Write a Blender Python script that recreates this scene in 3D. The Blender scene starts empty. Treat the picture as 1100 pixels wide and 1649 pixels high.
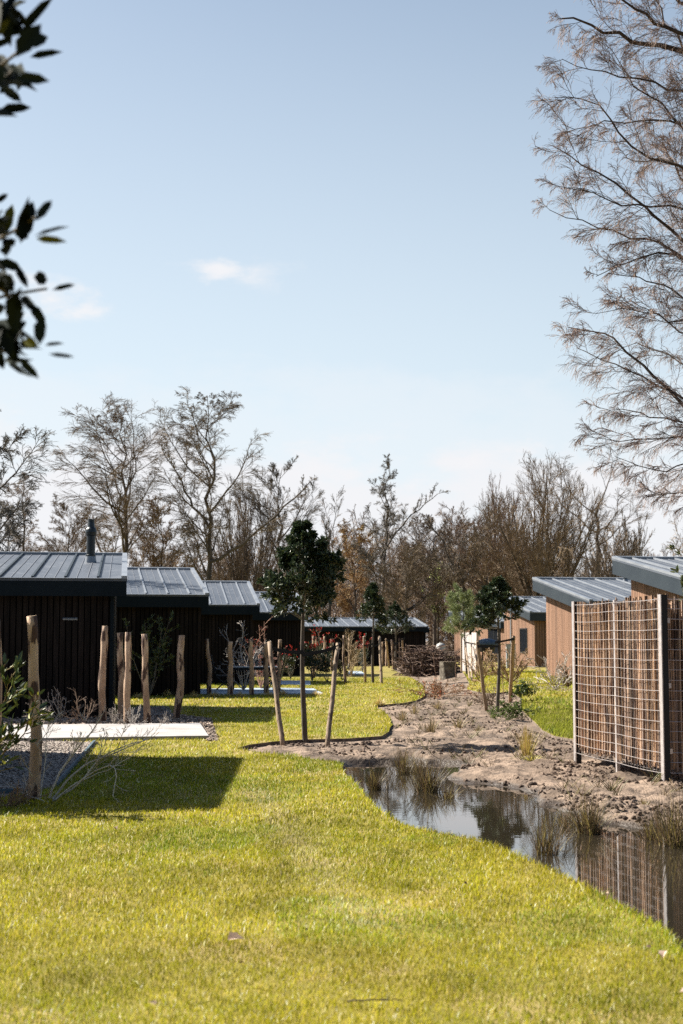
import bpy, bmesh, math, random
import numpy as np
from mathutils import Vector, Matrix
random.seed(7); NP = np.random.default_rng(7)
C = bpy.context.scene.collection
scene = bpy.context.scene

# ------------------------------------------------------------------ camera
CAMZ, F, HZ = 1.6, 2290.0, 1030.0
PITCH = math.atan((HZ - 824.5) / F)
cam = bpy.data.cameras.new('camera'); co = bpy.data.objects.new('camera', cam); C.objects.link(co)
co.location = (0, 0, CAMZ); co.rotation_euler = (math.pi/2 + PITCH, 0, 0)
cam.sensor_fit = 'VERTICAL'; cam.sensor_height = 36.0; cam.lens = 36.0 * F / 1649.0
cam.clip_start = 0.1; cam.clip_end = 3000
cam.dof.use_dof = True; cam.dof.focus_distance = 21.0; cam.dof.aperture_fstop = 3.2; cam.dof.aperture_blades = 0
scene.camera = co

# ------------------------------------------------------------------ sun + sky
SUN = Vector((-1.05, 0.5, 1.0)).normalized()
sl = bpy.data.lights.new('sun', 'SUN'); sl.energy = 5.0; sl.angle = math.radians(0.53); sl.color = (1.0, 0.93, 0.82)
so = bpy.data.objects.new('sun', sl); C.objects.link(so)
so.rotation_euler = SUN.to_track_quat('Z', 'Y').to_euler(); so.location = (-30, 20, 40)
scene.view_settings.view_transform = 'Standard'; scene.view_settings.look = 'None'
scene.view_settings.exposure = 1.5; scene.view_settings.gamma = 1.0
world = bpy.data.worlds.new('World'); scene.world = world; world.use_nodes = True
nt = world.node_tree; nt.nodes.clear()
def N(nt, t, **kw):
    n = nt.nodes.new(t)
    for k, v in kw.items(): setattr(n, k, v)
    return n
def math_(nt, op, a, b=None, c=None, clamp=False):
    n = nt.nodes.new('ShaderNodeMath'); n.operation = op; n.use_clamp = clamp
    for i, x in enumerate((a, b, c)):
        if x is None: continue
        if isinstance(x, (int, float)): n.inputs[i].default_value = x
        else: nt.links.new(x, n.inputs[i])
    return n.outputs[0]
def sstep(nt, x, e0, e1):
    n = nt.nodes.new('ShaderNodeMapRange'); n.interpolation_type = 'SMOOTHSTEP'
    nt.links.new(x, n.inputs[0]); n.inputs[1].default_value = e0; n.inputs[2].default_value = e1
    return n.outputs[0]
def mixc(nt, f, a, b):
    n = nt.nodes.new('ShaderNodeMix'); n.data_type = 'RGBA'
    for i, x in ((0, f), (6, a), (7, b)):
        if isinstance(x, (int, float)): n.inputs[i].default_value = x
        elif isinstance(x, tuple): n.inputs[i].default_value = (*x, 1)
        else: nt.links.new(x, n.inputs[i])
    return n.outputs[2]
sky = N(nt, 'ShaderNodeTexSky'); sky.sky_type = 'NISHITA'; sky.sun_disc = False
sky.sun_elevation = math.asin(SUN.z); sky.sun_rotation = math.atan2(SUN.x, SUN.y)
sky.air_density = 1.0; sky.dust_density = 1.6; sky.ozone_density = 1.2; sky.altitude = 0
tc = N(nt, 'ShaderNodeTexCoord'); sep = N(nt, 'ShaderNodeSeparateXYZ'); nt.links.new(tc.outputs['Generated'], sep.inputs[0])
mp = N(nt, 'ShaderNodeMapping'); nt.links.new(tc.outputs['Generated'], mp.inputs[0]); mp.inputs['Scale'].default_value = (1, 1, 2.2)
def wnoise(scale, det=6, rough=0.55, loc=None):
    n = N(nt, 'ShaderNodeTexNoise'); n.inputs['Scale'].default_value = scale; n.inputs['Detail'].default_value = det
    n.inputs['Roughness'].default_value = rough
    nt.links.new(mp.outputs[0], n.inputs['Vector']); return n.outputs['Fac']
z = sep.outputs[2]
n1 = wnoise(9); n2 = wnoise(26, 8, 0.6); n3 = wnoise(4.0, 5, .6)
# thin high veil (whitening of the air towards the horizon)
sunside = sstep(nt, math_(nt, 'ADD', math_(nt, 'MULTIPLY', sep.outputs[0], SUN.x), math_(nt, 'MULTIPLY', sep.outputs[1], SUN.y)), -.55, .35)
veil = math_(nt, 'MULTIPLY', math_(nt, 'MULTIPLY', sstep(nt, z, 0.68, -0.05), 0.92), sunside)
base = mixc(nt, veil, sky.outputs[0], (6.9, 7.45, 8.0))
tint = N(nt, 'ShaderNodeMix'); tint.data_type = 'RGBA'; tint.blend_type = 'MULTIPLY'; tint.inputs[0].default_value = 1
nt.links.new(base, tint.inputs[6]); tint.inputs[7].default_value = (1.0, 1.045, 1.04, 1); base = tint.outputs[2]
zz = math_(nt, 'ADD', z, math_(nt, 'MULTIPLY', math_(nt, 'SUBTRACT', n1, 0.5), 0.16))
zz = math_(nt, 'ADD', zz, math_(nt, 'MULTIPLY', math_(nt, 'SUBTRACT', n2, 0.5), 0.07))
bank = math_(nt, 'MULTIPLY', math_(nt, 'MULTIPLY', sstep(nt, zz, 0.145, 0.105), 0.9), sunside)
out = mixc(nt, bank, base, (7.35, 7.25, 7.4))
band = math_(nt, 'MULTIPLY', sstep(nt, zz, 0.20, 0.15), 0.35)
out = mixc(nt, band, out, (7.0, 7.2, 7.5))
def wisp(px, py, rx, rz, st):
    global out
    az = math.atan((px-550)/F); el = math.atan((HZ-py)/F)
    cx, cz = math.sin(az)*math.cos(el), math.sin(el)
    dx = math_(nt, 'DIVIDE', math_(nt, 'SUBTRACT', sep.outputs[0], cx), rx)
    dz = math_(nt, 'DIVIDE', math_(nt, 'SUBTRACT', z, cz), rz)
    r = math_(nt, 'SQRT', math_(nt, 'ADD', math_(nt, 'MULTIPLY', dx, dx), math_(nt, 'MULTIPLY', dz, dz)))
    r = math_(nt, 'ADD', r, math_(nt, 'MULTIPLY', math_(nt, 'SUBTRACT', n2, 0.5), 4.2))
    front = sstep(nt, sep.outputs[1], 0.1, 0.3)
    m = math_(nt, 'MULTIPLY', math_(nt, 'MULTIPLY', sstep(nt, r, 1.25, -.5), st), front)
    out = mixc(nt, m, out, (7.4, 7.35, 7.5))
wisp(355, 428, 0.024, 0.008, 0.85); wisp(408, 432, 0.028, 0.012, 0.45); wisp(70, 482, 0.030, 0.016, 1.0); wisp(128, 503, 0.020, 0.010, 0.75)
wisp(540, 760, 0.07, 0.018, 0.6); wisp(80, 740, 0.08, 0.02, 0.6); wisp(955, 790, 0.10, 0.03, .5)
bg = N(nt, 'ShaderNodeBackground'); bg.inputs['Strength'].default_value = 0.0445
nt.links.new(out, bg.inputs[0]); wo = N(nt, 'ShaderNodeOutputWorld'); nt.links.new(bg.outputs[0], wo.inputs[0])
scene.cycles.max_bounces = 6; scene.cycles.transparent_max_bounces = 6; scene.cycles.caustics_reflective = False
scene.cycles.sample_clamp_indirect = 3; scene.cycles.use_denoising = False

# ------------------------------------------------------------------ pixel -> place helpers
def ray(px, py):
    f = Vector((0, math.cos(PITCH), math.sin(PITCH))); u = Vector((0, -math.sin(PITCH), math.cos(PITCH)))
    return f * F + Vector((1, 0, 0)) * (px - 550) + u * (824.5 - py)
def G(px, py, z=0.0):
    d = ray(px, py); t = (z - CAMZ) / d.z
    return Vector((d.x * t, d.y * t, z))
def W(px, py, Y):
    d = ray(px, py); t = Y / d.y
    return Vector((d.x * t, Y, CAMZ + d.z * t))

# ------------------------------------------------------------------ object helpers
def tag(o, label=None, cat=None, group=None, kind=None):
    if label: o['label'] = label
    if cat: o['category'] = cat
    if group: o['group'] = group
    if kind: o['kind'] = kind
    return o
def empty(name, loc, label, cat, group=None):
    o = bpy.data.objects.new(name, None); C.objects.link(o); o.location = loc; o.empty_display_size = .2
    return tag(o, label, cat, group)
def link_mesh(me, name, mat, parent=None, loc=None):
    o = bpy.data.objects.new(name, me); C.objects.link(o)
    if mat is not None: me.materials.append(mat)
    if parent is not None: o.parent = parent
    if loc is not None: o.location = loc
    return o
class MB:
    """numpy mesh builder: collects verts + faces (+ a colour per vert)"""
    def __init__(s): s.v = []; s.f = []; s.c = []; s.n = 0
    def add(s, v, faces, col=None):
        v = np.asarray(v, dtype=np.float64).reshape(-1, 3); s.v.append(v)
        for f in (faces if isinstance(faces, list) and len(faces) and isinstance(faces[0], np.ndarray) and faces[0].ndim == 2 else [np.asarray(faces)]):
            s.f.append(np.asarray(f) + s.n)
        if col is None: col = (1, 1, 1)
        c = np.asarray(col, dtype=np.float64)
        if c.ndim == 1: c = np.tile(c, (len(v), 1))
        s.c.append(c); s.n += len(v)
    def poly(s, pts, col=None): s.add(np.array([tuple(p) for p in pts]), np.arange(len(pts))[None, :], col)
    def hexa(s, p, col=None):  # 8 corners: bottom 0-3 ccw, top 4-7
        s.add(np.array([tuple(q) for q in p]), np.array([[3,2,1,0],[4,5,6,7],[0,1,5,4],[1,2,6,5],[2,3,7,6],[3,0,4,7]]), col)
    def box(s, cx, cy, cz, sx, sy, sz, rz=0, col=None):
        c_, s_ = math.cos(rz), math.sin(rz); P = []
        for dz in (-.5, .5):
            for dx, dy in ((-.5,-.5),(.5,-.5),(.5,.5),(-.5,.5)):
                X, Y = dx*sx, dy*sy
                P.append((cx + X*c_ - Y*s_, cy + X*s_ + Y*c_, cz + dz*sz))
        s.hexa(P, col)
    def bar(s, a, b, r, sides=8, r2=None, col=None, caps=True):
        P = np.array([[tuple(a), tuple(b)]]); R = np.array([[r, r if r2 is None else r2]])
        s.tubes(P, R, sides, col, caps)
    def tubes(s, P, R, sides=5, col=None, caps=False):
        P = np.asarray(P, dtype=float); R = np.asarray(R, dtype=float); B, K, _ = P.shape
        if B == 0: return
        T = np.gradient(P, axis=1); T /= np.linalg.norm(T, axis=2, keepdims=True) + 1e-12
        t0 = T.mean(axis=1); ref = np.where(np.abs(t0[:, 2:3]) > .8, np.array([[1., .13, 0]]), np.array([[.05, .1, 1.]]))
        ref = ref[:, None, :]
        n1 = np.cross(T, ref); n1 /= np.linalg.norm(n1, axis=2, keepdims=True) + 1e-12
        n2 = np.cross(T, n1)
        a = np.arange(sides) * 2*math.pi / sides
        V = P[:, :, None, :] + R[:, :, None, None] * (np.cos(a)[None, None, :, None]*n1[:, :, None, :] + np.sin(a)[None, None, :, None]*n2[:, :, None, :])
        b = np.arange(B)[:, None, None]*K*sides; k = np.arange(K-1)[None, :, None]*sides; j = np.arange(sides)[None, None, :]; j2 = (j+1) % sides
        Fq = np.stack([b+k+j, b+k+j2, b+k+sides+j2, b+k+sides+j], axis=-1).reshape(-1, 4)
        cc = None
        if col is not None:
            cc = np.asarray(col, dtype=float)
            if cc.ndim == 2: cc = np.repeat(cc, K*sides, axis=0)
        fl = [Fq]
        if caps:
            e = np.arange(sides)
            fl += [(np.arange(B)[:, None]*K*sides + e[::-1][None, :]), (np.arange(B)[:, None]*K*sides + (K-1)*sides + e[None, :])]
        s.add(V.reshape(-1, 3), fl, cc)
    def inst(s, tv, tf, pos, X, Y, Z, col=None):
        """instances of a template (V,3) placed with axes X,Y,Z (each (n,3), scaled)"""
        n = len(pos); V = pos[:, None, :] + tv[None, :, 0:1]*X[:, None, :] + tv[None, :, 1:2]*Y[:, None, :] + tv[None, :, 2:3]*Z[:, None, :]
        Fs = [(np.asarray(f)[None] + (np.arange(n)*len(tv))[:, None, None]).reshape(-1, np.asarray(f).shape[1]) for f in tf]
        cc = None
        if col is not None:
            cc = np.repeat(np.asarray(col, dtype=float), len(tv), axis=0) if np.asarray(col).ndim == 2 else col
        s.add(V.reshape(-1, 3), Fs, cc)
    def build(s, name, mat, parent=None, loc=None, smooth=False, origin=None):
        me = bpy.data.meshes.new(name)
        V = np.concatenate(s.v) if s.v else np.zeros((0, 3))
        if origin is not None: V = V - np.array(tuple(origin)); loc = origin if parent is None else loc
        me.vertices.add(len(V)); me.vertices.foreach_set('co', V.astype(np.float32).ravel())
        tot = sum(f.size for f in s.f); nf = sum(len(f) for f in s.f)
        me.loops.add(tot); me.polygons.add(nf)
        li = np.concatenate([f.ravel() for f in s.f]).astype(np.int32)
        ls = np.concatenate([np.full(len(f), f.shape[1]) for f in s.f]); st = np.concatenate([[0], np.cumsum(ls)[:-1]]).astype(np.int32)
        me.loops.foreach_set('vertex_index', li); me.polygons.foreach_set('loop_start', st)
        me.polygons.foreach_set('use_smooth', np.full(nf, bool(smooth)))
        me.update(calc_edges=True)
        cc = np.concatenate(s.c)
        at = me.color_attributes.new('Col', 'FLOAT_COLOR', 'POINT')
        at.data.foreach_set('color', np.concatenate([cc, np.ones((len(cc), 1))], axis=1).astype(np.float32).ravel())
        return link_mesh(me, name, mat, parent, loc)

# ------------------------------------------------------------------ noise (numpy)
_tab = np.random.default_rng(3).random((256, 256))
def vnoise(x, y):
    xi = np.floor(x).astype(int); yi = np.floor(y).astype(int); fx = x-xi; fy = y-yi
    fx = fx*fx*(3-2*fx); fy = fy*fy*(3-2*fy)
    g = lambda a, b: _tab[a & 255, b & 255]
    return (g(xi, yi)*(1-fx)+g(xi+1, yi)*fx)*(1-fy)+(g(xi, yi+1)*(1-fx)+g(xi+1, yi+1)*fx)*fy
def fbm(x, y, o=4):
    r = 0; a = .5
    for i in range(o): r = r + a*(vnoise(x*2**i+17*i, y*2**i+31*i)-.5); a *= .5
    return r
def inpoly(x, y, poly):
    p = np.asarray(poly)[:, :2]; r = np.zeros(x.shape, bool); j = len(p)-1
    for i in range(len(p)):
        xi, yi = p[i]; xj, yj = p[j]
        c = ((yi > y) != (yj > y)) & (x < (xj-xi)*(y-yi)/((yj-yi) or 1e-12)+xi)
        r ^= c; j = i
    return r
def pdist(x, y, poly):
    p = np.asarray(poly)[:, :2]; d = np.full(x.shape, 1e9); j = len(p)-1
    for i in range(len(p)):
        a = p[j]; b = p[i]; ab = b-a; L = (ab**2).sum() or 1e-12
        t = np.clip(((x-a[0])*ab[0]+(y-a[1])*ab[1])/L, 0, 1)
        d = np.minimum(d, np.hypot(x-a[0]-t*ab[0], y-a[1]-t*ab[1])); j = i
    return d
def smooth01(x, a, b):
    t = np.clip((x-a)/(b-a), 0, 1); return t*t*(3-2*t)

# ------------------------------------------------------------------ materials
def material(name, c1, c2=None, scale=5.0, rough=.8, bump=0, bscale=None, stretch=(1,1,1), metal=0.0, spec=.3,
             attr=False, transl=0.0, lo=.35, hi=.65, detail=5, c3=None, s3=1.0, c3lo=.55, c3hi=.62, coat=0, coord='Object', rand=0):
    m = bpy.data.materials.new(name); m.use_nodes = True; t = m.node_tree; t.nodes.clear()
    o = N(t, 'ShaderNodeOutputMaterial'); b = N(t, 'ShaderNodeBsdfPrincipled')
    tc = N(t, 'ShaderNodeTexCoord'); mp = N(t, 'ShaderNodeMapping'); mp.inputs['Scale'].default_value = stretch
    t.links.new(tc.outputs[coord], mp.inputs[0])
    def noise(sc, d=detail):
        n = N(t, 'ShaderNodeTexNoise'); n.inputs['Scale'].default_value = sc; n.inputs['Detail'].default_value = d
        t.links.new(mp.outputs[0], n.inputs['Vector']); return n.outputs['Fac']
    if c2 is not None:
        col = mixc(t, sstep(t, noise(scale), lo, hi), tuple(c1), tuple(c2))
    else:
        r = N(t, 'ShaderNodeRGB'); r.outputs[0].default_value = (*c1, 1); col = r.outputs[0]
    if c3 is not None: col = mixc(t, sstep(t, noise(s3), c3lo, c3hi), col, tuple(c3))
    if attr:
        a = N(t, 'ShaderNodeAttribute'); a.attribute_name = 'Col'
        mx = N(t, 'ShaderNodeMix'); mx.data_type = 'RGBA'; mx.blend_type = 'MULTIPLY'; mx.inputs[0].default_value = 1
        t.links.new(col, mx.inputs[6]); t.links.new(a.outputs['Color'], mx.inputs[7]); col = mx.outputs[2]
    if rand:
        oi = N(t, 'ShaderNodeObjectInfo'); hv = N(t, 'ShaderNodeHueSaturation')
        mr = N(t, 'ShaderNodeMapRange'); t.links.new(oi.outputs['Random'], mr.inputs[0]); mr.inputs[3].default_value = 1-rand; mr.inputs[4].default_value = 1+rand
        t.links.new(mr.outputs[0], hv.inputs['Value']); t.links.new(col, hv.inputs['Color']); col = hv.outputs[0]
    t.links.new(col, b.inputs['Base Color'])
    b.inputs['Roughness'].default_value = rough; b.inputs['Metallic'].default_value = metal
    b.inputs['Specular IOR Level'].default_value = spec; b.inputs['Coat Weight'].default_value = coat
    if bump:
        bp = N(t, 'ShaderNodeBump'); bp.inputs['Distance'].default_value = bump; bp.inputs['Strength'].default_value = .8
        t.links.new(noise(bscale or scale*3, 6), bp.inputs['Height']); t.links.new(bp.outputs[0], b.inputs['Normal'])
    sh = b.outputs[0]
    if transl:
        tr = N(t, 'ShaderNodeBsdfTranslucent'); t.links.new(col, tr.inputs[0])
        ms = N(t, 'ShaderNodeMixShader'); ms.inputs[0].default_value = transl
        t.links.new(b.outputs[0], ms.inputs[1]); t.links.new(tr.outputs[0], ms.inputs[2]); sh = ms.outputs[0]
    t.links.new(sh, o.inputs[0]); return m
M = {}
M['grass'] = material('grass_blades', (1,1,1), attr=True, rough=.6, spec=.12, transl=.45)
M['turf'] = material('turf_base', (.15,.13,.02), (.22,.18,.035), 2.0, .95, .012, 60, c3=(.26,.20,.07), s3=.9)
M['leafgrass'] = material('reed_blades', (1,1,1), attr=True, rough=.5, spec=.3, transl=.3)
M['leaf'] = material('glossy_leaf', (1,1,1), attr=True, rough=.42, spec=.5, transl=.15)
M['shadeleaf'] = material('dull_dark_leaf', (1,1,1), attr=True, rough=.75, spec=.05)
M['softleaf'] = material('soft_leaf', (1,1,1), attr=True, rough=.5, spec=.3, transl=.35)
M['needle'] = material('pine_needles', (1,1,1), attr=True, rough=.5, spec=.3, transl=.15)
M['bark'] = material('grey_bark', (.07,.058,.048), (.13,.11,.09), 3, .9, .02, 14, attr=True, stretch=(1,1,.35))
M['twig'] = material('twig_bark', (.125,.110,.090), (.190,.168,.138), 2, .85, attr=True)
M['palebark'] = material('birch_bark', (.42,.40,.37), (.06,.05,.045), 5, .8, .01, 20, stretch=(.6,.6,2.5), lo=.5, hi=.6)
M['stake'] = material('peeled_chestnut_wood', (.30,.20,.135), (.47,.34,.24), 3.0, .8, .010, 30, stretch=(3,3,.8),
                      c3=(.07,.04,.03), s3=2.6, c3lo=.53, c3hi=.57, rand=.25)
M['stake2'] = material('grey_round_stake', (.24,.18,.13), (.36,.27,.19), 3.0, .85, .004, 30, stretch=(4,4,.4), c3=(.12,.08,.055), s3=3, rand=.15)
M['stakeend'] = material('sawn_wood_end', (.50,.38,.25), (.38,.27,.17), 20, .85)
M['strap'] = material('black_rubber_strap', (.012,.013,.016), rough=.6)
M['shadewood'] = material('shade_toned_cladding', (.009,.0072,.0065), (.018,.0135,.012), 2.5, .8, .003, 25, spec=.1, stretch=(6,6,.5), attr=True)  # deep shade of the left cabin fronts put into the board colour
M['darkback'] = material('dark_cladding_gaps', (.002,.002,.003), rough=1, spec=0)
M['brownwood'] = material('sunlit_brown_cladding', (.165,.092,.058), (.21,.122,.080), 2.0, .7, .003, 25, stretch=(6,6,.4), attr=True)
M['brownback'] = material('brown_cladding_gaps', (.06,.035,.022), rough=.9)
M['fascia'] = material('shaded_anthracite_fascia', (.0045,.009,.013), (.007,.012,.017), 1.2, .7, spec=.1)  # anthracite with the shade of the left row put into its tone
M['fascia_lit'] = material('lit_anthracite_fascia', (.013,.021,.030), (.018,.027,.036), 1.2, .5)  # same anthracite in a sunlit tone, for the right row
M['roof'] = material('zinc_standing_seam', (.050,.062,.083), (.066,.078,.099), 1.1, .5, metal=.0, spec=.5, c3=(.085,.097,.118), s3=4, stretch=(1,.4,1))
M['rib'] = material('zinc_roof_rib', (.13,.14,.16), rough=.5)
M['seam'] = material('dark_seam', (.010,.022,.034), rough=.6)
M['trim'] = material('grey_metal_trim', (.20,.22,.25), (.25,.27,.30), 2, .4, metal=.3)
M['darkmetal'] = material('black_flue_metal', (.018,.026,.032), rough=.35, metal=.4, spec=.5)
M['glass'] = material('dark_window_glass', (.012,.014,.018), rough=.06, spec=.8)
M['pipe'] = material('zinc_downpipe', (.36,.40,.45), rough=.4, metal=.5)
M['steel'] = material('galvanised_steel', (.50,.46,.46), (.62,.58,.57), 18, .38, metal=.55, spec=.5)
M['sticks'] = material('bark_on_sticks', (.30,.21,.145), (.46,.33,.23), 4, .85, .006, 40, stretch=(6,6,.7), attr=True,
                       c3=(.10,.06,.045), s3=3.5, c3lo=.52, c3hi=.62)
M['concrete'] = material('pale_concrete_slab', (.30,.29,.285), (.37,.355,.35), 2.2, .8, .002, 40, c3=(.27,.245,.23), s3=1.1, c3lo=.5, c3hi=.7)
M['paver'] = material('bluish_stone_paver', (.26,.33,.40), (.34,.41,.48), 3, .7, .002, 30)
M['gravel'] = material('gravel_pebbles', (1,1,1), attr=True, rough=.85)
M['gravelbed'] = material('gravel_bed_base', (.20,.17,.15), (.32,.28,.24), 30, .95, .02, 60)
M['mulch'] = material('dark_planting_soil', (.10,.075,.058), (.20,.16,.13), 14, .95, .03, 30)
M['clod'] = material('soil_clods', (.13,.092,.07), (.21,.155,.12), 8, .95, .01, 40, attr=True)
M['plank'] = material('painted_grey_planks', (.46,.42,.41), (.54,.50,.48), 2, .8, stretch=(5,5,.5))
M['blackmetal'] = material('black_garden_metal', (.012,.013,.015), rough=.5)
M['tabletop'] = material('grey_table_top', (.30,.33,.36), rough=.35)
M['cover'] = material('navy_fabric_cover', (.05,.085,.14), (.07,.11,.17), 6, .7, .01, 10)
M['stump'] = material('rough_stump_bark', (.075,.062,.048), (.17,.15,.12), 8, .95, .05, 12)
M['stumptop'] = material('weathered_sawn_top', (.36,.29,.21), (.27,.21,.15), 12, .9)
M['deadleaf'] = material('dry_leaf', (1,1,1), attr=True, rough=.7, transl=.2)
M['white'] = material('white_plastic', (.40,.40,.38), rough=.5)
M['edging'] = material('bluish_edging_board', (.05,.085,.11), (.08,.12,.15), 5, .8)
def soil_material():
    m = bpy.data.materials.new('sandy_soil'); m.use_nodes = True; t = m.node_tree; b = t.nodes['Principled BSDF']
    g = N(t, 'ShaderNodeNewGeometry'); s = N(t, 'ShaderNodeSeparateXYZ'); t.links.new(g.outputs['Position'], s.inputs[0])
    def noise(sc, d=6):
        n = N(t, 'ShaderNodeTexNoise'); n.inputs['Scale'].default_value = sc; n.inputs['Detail'].default_value = d
        t.links.new(g.outputs['Position'], n.inputs['Vector']); return n.outputs['Fac']
    a = mixc(t, sstep(t, noise(1.3), .42, .58), (.255,.19,.143), (.135,.10,.075))
    a = mixc(t, math_(t, 'MULTIPLY', sstep(t, noise(5), .50, .62), .7), a, (.085,.064,.05))
    a = mixc(t, math_(t, 'MULTIPLY', sstep(t, noise(45, 3), .50, .75), .6), a, (.085,.06,.045))
    zz = math_(t, 'ADD', s.outputs[2], math_(t, 'MULTIPLY', math_(t, 'SUBTRACT', noise(3), .5), .05))
    wet = sstep(t, zz, -.068, -.112)
    a = mixc(t, wet, a, (.055,.042,.032)); t.links.new(a, b.inputs['Base Color'])
    r = N(t, 'ShaderNodeMapRange'); t.links.new(wet, r.inputs[0]); r.inputs[3].default_value = .92; r.inputs[4].default_value = .45
    t.links.new(r.outputs[0], b.inputs['Roughness']); b.inputs['Specular IOR Level'].default_value = .25
    bp = N(t, 'ShaderNodeBump'); bp.inputs['Distance'].default_value = .03; bp.inputs['Strength'].default_value = .9
    t.links.new(noise(22, 8), bp.inputs['Height']); t.links.new(bp.outputs[0], b.inputs['Normal']); return m
M['soil'] = soil_material()
def water_material():
    m = bpy.data.materials.new('still_pond_water'); m.use_nodes = True; t = m.node_tree; b = t.nodes['Principled BSDF']
    b.inputs['Base Color'].default_value = (.022,.018,.012,1); b.inputs['Roughness'].default_value = .015
    b.inputs['IOR'].default_value = 1.9; b.inputs['Specular IOR Level'].default_value = .5
    g = N(t, 'ShaderNodeNewGeometry'); mp = N(t, 'ShaderNodeMapping'); mp.inputs['Scale'].default_value = (3, 7, 1)
    t.links.new(g.outputs['Position'], mp.inputs[0]); n = N(t, 'ShaderNodeTexNoise'); n.inputs['Scale'].default_value = 1.2; n.inputs['Detail'].default_value = 3
    t.links.new(mp.outputs[0], n.inputs['Vector']); bp = N(t, 'ShaderNodeBump'); bp.inputs['Distance'].default_value = .0006; bp.inputs['Strength'].default_value = .5
    t.links.new(n.outputs['Fac'], bp.inputs['Height']); t.links.new(bp.outputs[0], b.inputs['Normal']); return m
M['water'] = water_material()

# ------------------------------------------------------------------ the lie of the land
def rise(x, y):
    x = np.asarray(x, float); y = np.asarray(y, float)
    return .30*smooth01(x, 3.2, 6.5)*smooth01(y, 27, 42)
def zrise(x, y): return float(rise(x, y))
def gpoly(pts, z=0): return [tuple(G(px, py, z))[:2] for px, py in pts]
LAWN_L = gpoly([(1165,1649),(1118,1560),(1098,1532),(1088,1518),(1066,1496),(1030,1474),(980,1449),(920,1417),(850,1386),(800,1365),(760,1352),
    (728,1345),(700,1340),(672,1334),(648,1327),(625,1313),(605,1299),(588,1280),(572,1262),(560,1251),(552,1241),(552,1232),(535,1226),(500,1222),(470,1217),(440,1214),
    (405,1210),(380,1205),(402,1199),(440,1194),(480,1191),(520,1190),(560,1189),(590,1187),(615,1185),(626,1178),(630,1166),(627,1155),
    (618,1146),(606,1139),(603,1136),(625,1134),(650,1132),(670,1128),(684,1121),(685,1112),(679,1103),(672,1097),(655,1088),(640,1082),(630,1076),(640,1068),(655,1060)])
LAWN_L += [(6.0, 110), (-60, 130), (-60, -40.0), (14, -40), (6, 2.0)]
LAWN_R = gpoly([(742,1086),(752,1098),(756,1106),(752,1112),(770,1117),(792,1121),(822,1121),(842,1132),(838,1142),(850,1153),(862,1164),(874,1176),(892,1185),(925,1191),(980,1194),(1110,1196)])
LAWN_R += [(12, 22), (30, 24), (45, 60), (45, 120), (8.0, 110)] + gpoly([(715,1062),(722,1070),(735,1078)])
LAWN_R = [tuple(p) for p in LAWN_R]
POND = gpoly([(560,1236),(600,1228),(650,1226),(700,1232),(735,1240),(742,1262),(800,1272),(850,1285),(900,1303),(945,1318),(1000,1336),(1060,1340),(1130,1350),(1300,1370),(1500,1560),(1250,1800)], -.13)
POND += [(3.0, 4.2), (2.2, 5.5)] + [(x-.12, y-.05) for x, y in gpoly([(1118,1560),(1088,1518),(1030,1474),(980,1449),(920,1417),(850,1386),(760,1352),(700,1340),(648,1327),(605,1299),(572,1262),(555,1245)])]
def terrain(x, y):
    x = np.asarray(x, float); y = np.asarray(y, float)
    sd = pdist(x, y, POND); ins = inpoly(x, y, POND); sd = np.where(ins, -sd, sd)
    lawn = inpoly(x, y, LAWN_L) | inpoly(x, y, LAWN_R)
    dl = np.minimum(pdist(x, y, LAWN_L), pdist(x, y, LAWN_R)); free = np.where(lawn, 0, smooth01(dl, 0, .35)) * smooth01(-y, -90, -60)
    rough = fbm(x*1.1, y*1.1, 3)*.13 + np.maximum(fbm(x*4.5+9, y*4.5, 4), -.05)*.14 + fbm(x*11, y*11, 2)*.075*smooth01(fbm(x*.9+7, y*.9, 2), -.08, .12)
    h = rise(x, y) - .052 + free*rough
    nz = sd + (fbm(x*1.5+40, y*1.0, 4)*.8+fbm(x*3.5+4, y*3, 3)*.45)*np.where(y > 9.5, 1, .4)
    pf = smooth01(-nz, -.45, .55)
    return h*(1-pf) + (-.36)*pf
def terr(x, y): return float(terrain(np.array([x]), np.array([y]))[0])
def axis(segs):
    out = []
    for a, b, st in segs: out += list(np.arange(a, b, st))
    return np.array(out + [segs[-1][1]])
def grid_mesh(name, xs, ys, mat, label, cat, kind='structure'):
    Xg, Yg = np.meshgrid(xs, ys); Zg = terrain(Xg, Yg); nx, ny = len(xs), len(ys)
    V = np.stack([Xg, Yg, Zg], -1).reshape(-1, 3); i = np.arange(ny-1)[:, None]*nx; j = np.arange(nx-1)[None, :]
    Fq = np.stack([i+j, i+j+1, i+nx+j+1, i+nx+j], -1).reshape(-1, 4)
    mb = MB(); mb.add(V, Fq); o = mb.build(name, mat, smooth=True); tag(o, label, cat, kind=kind); return o
xs = axis([(-900,-60,60), (-60,-12,3), (-12,-2,.5), (-2,-.6,.1), (-.6,6.2,.045), (6.2,12,.25), (12,60,3), (60,900,60)])
ys = axis([(-60,3,3), (3,5,.2), (5,13,.06), (13,26,.05), (26,45,.12), (45,80,.5), (80,160,4), (160,1500,60)])
grid_mesh('ground', xs, ys, M['soil'], 'bare sandy soil running between the lawns', 'ground')

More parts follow.
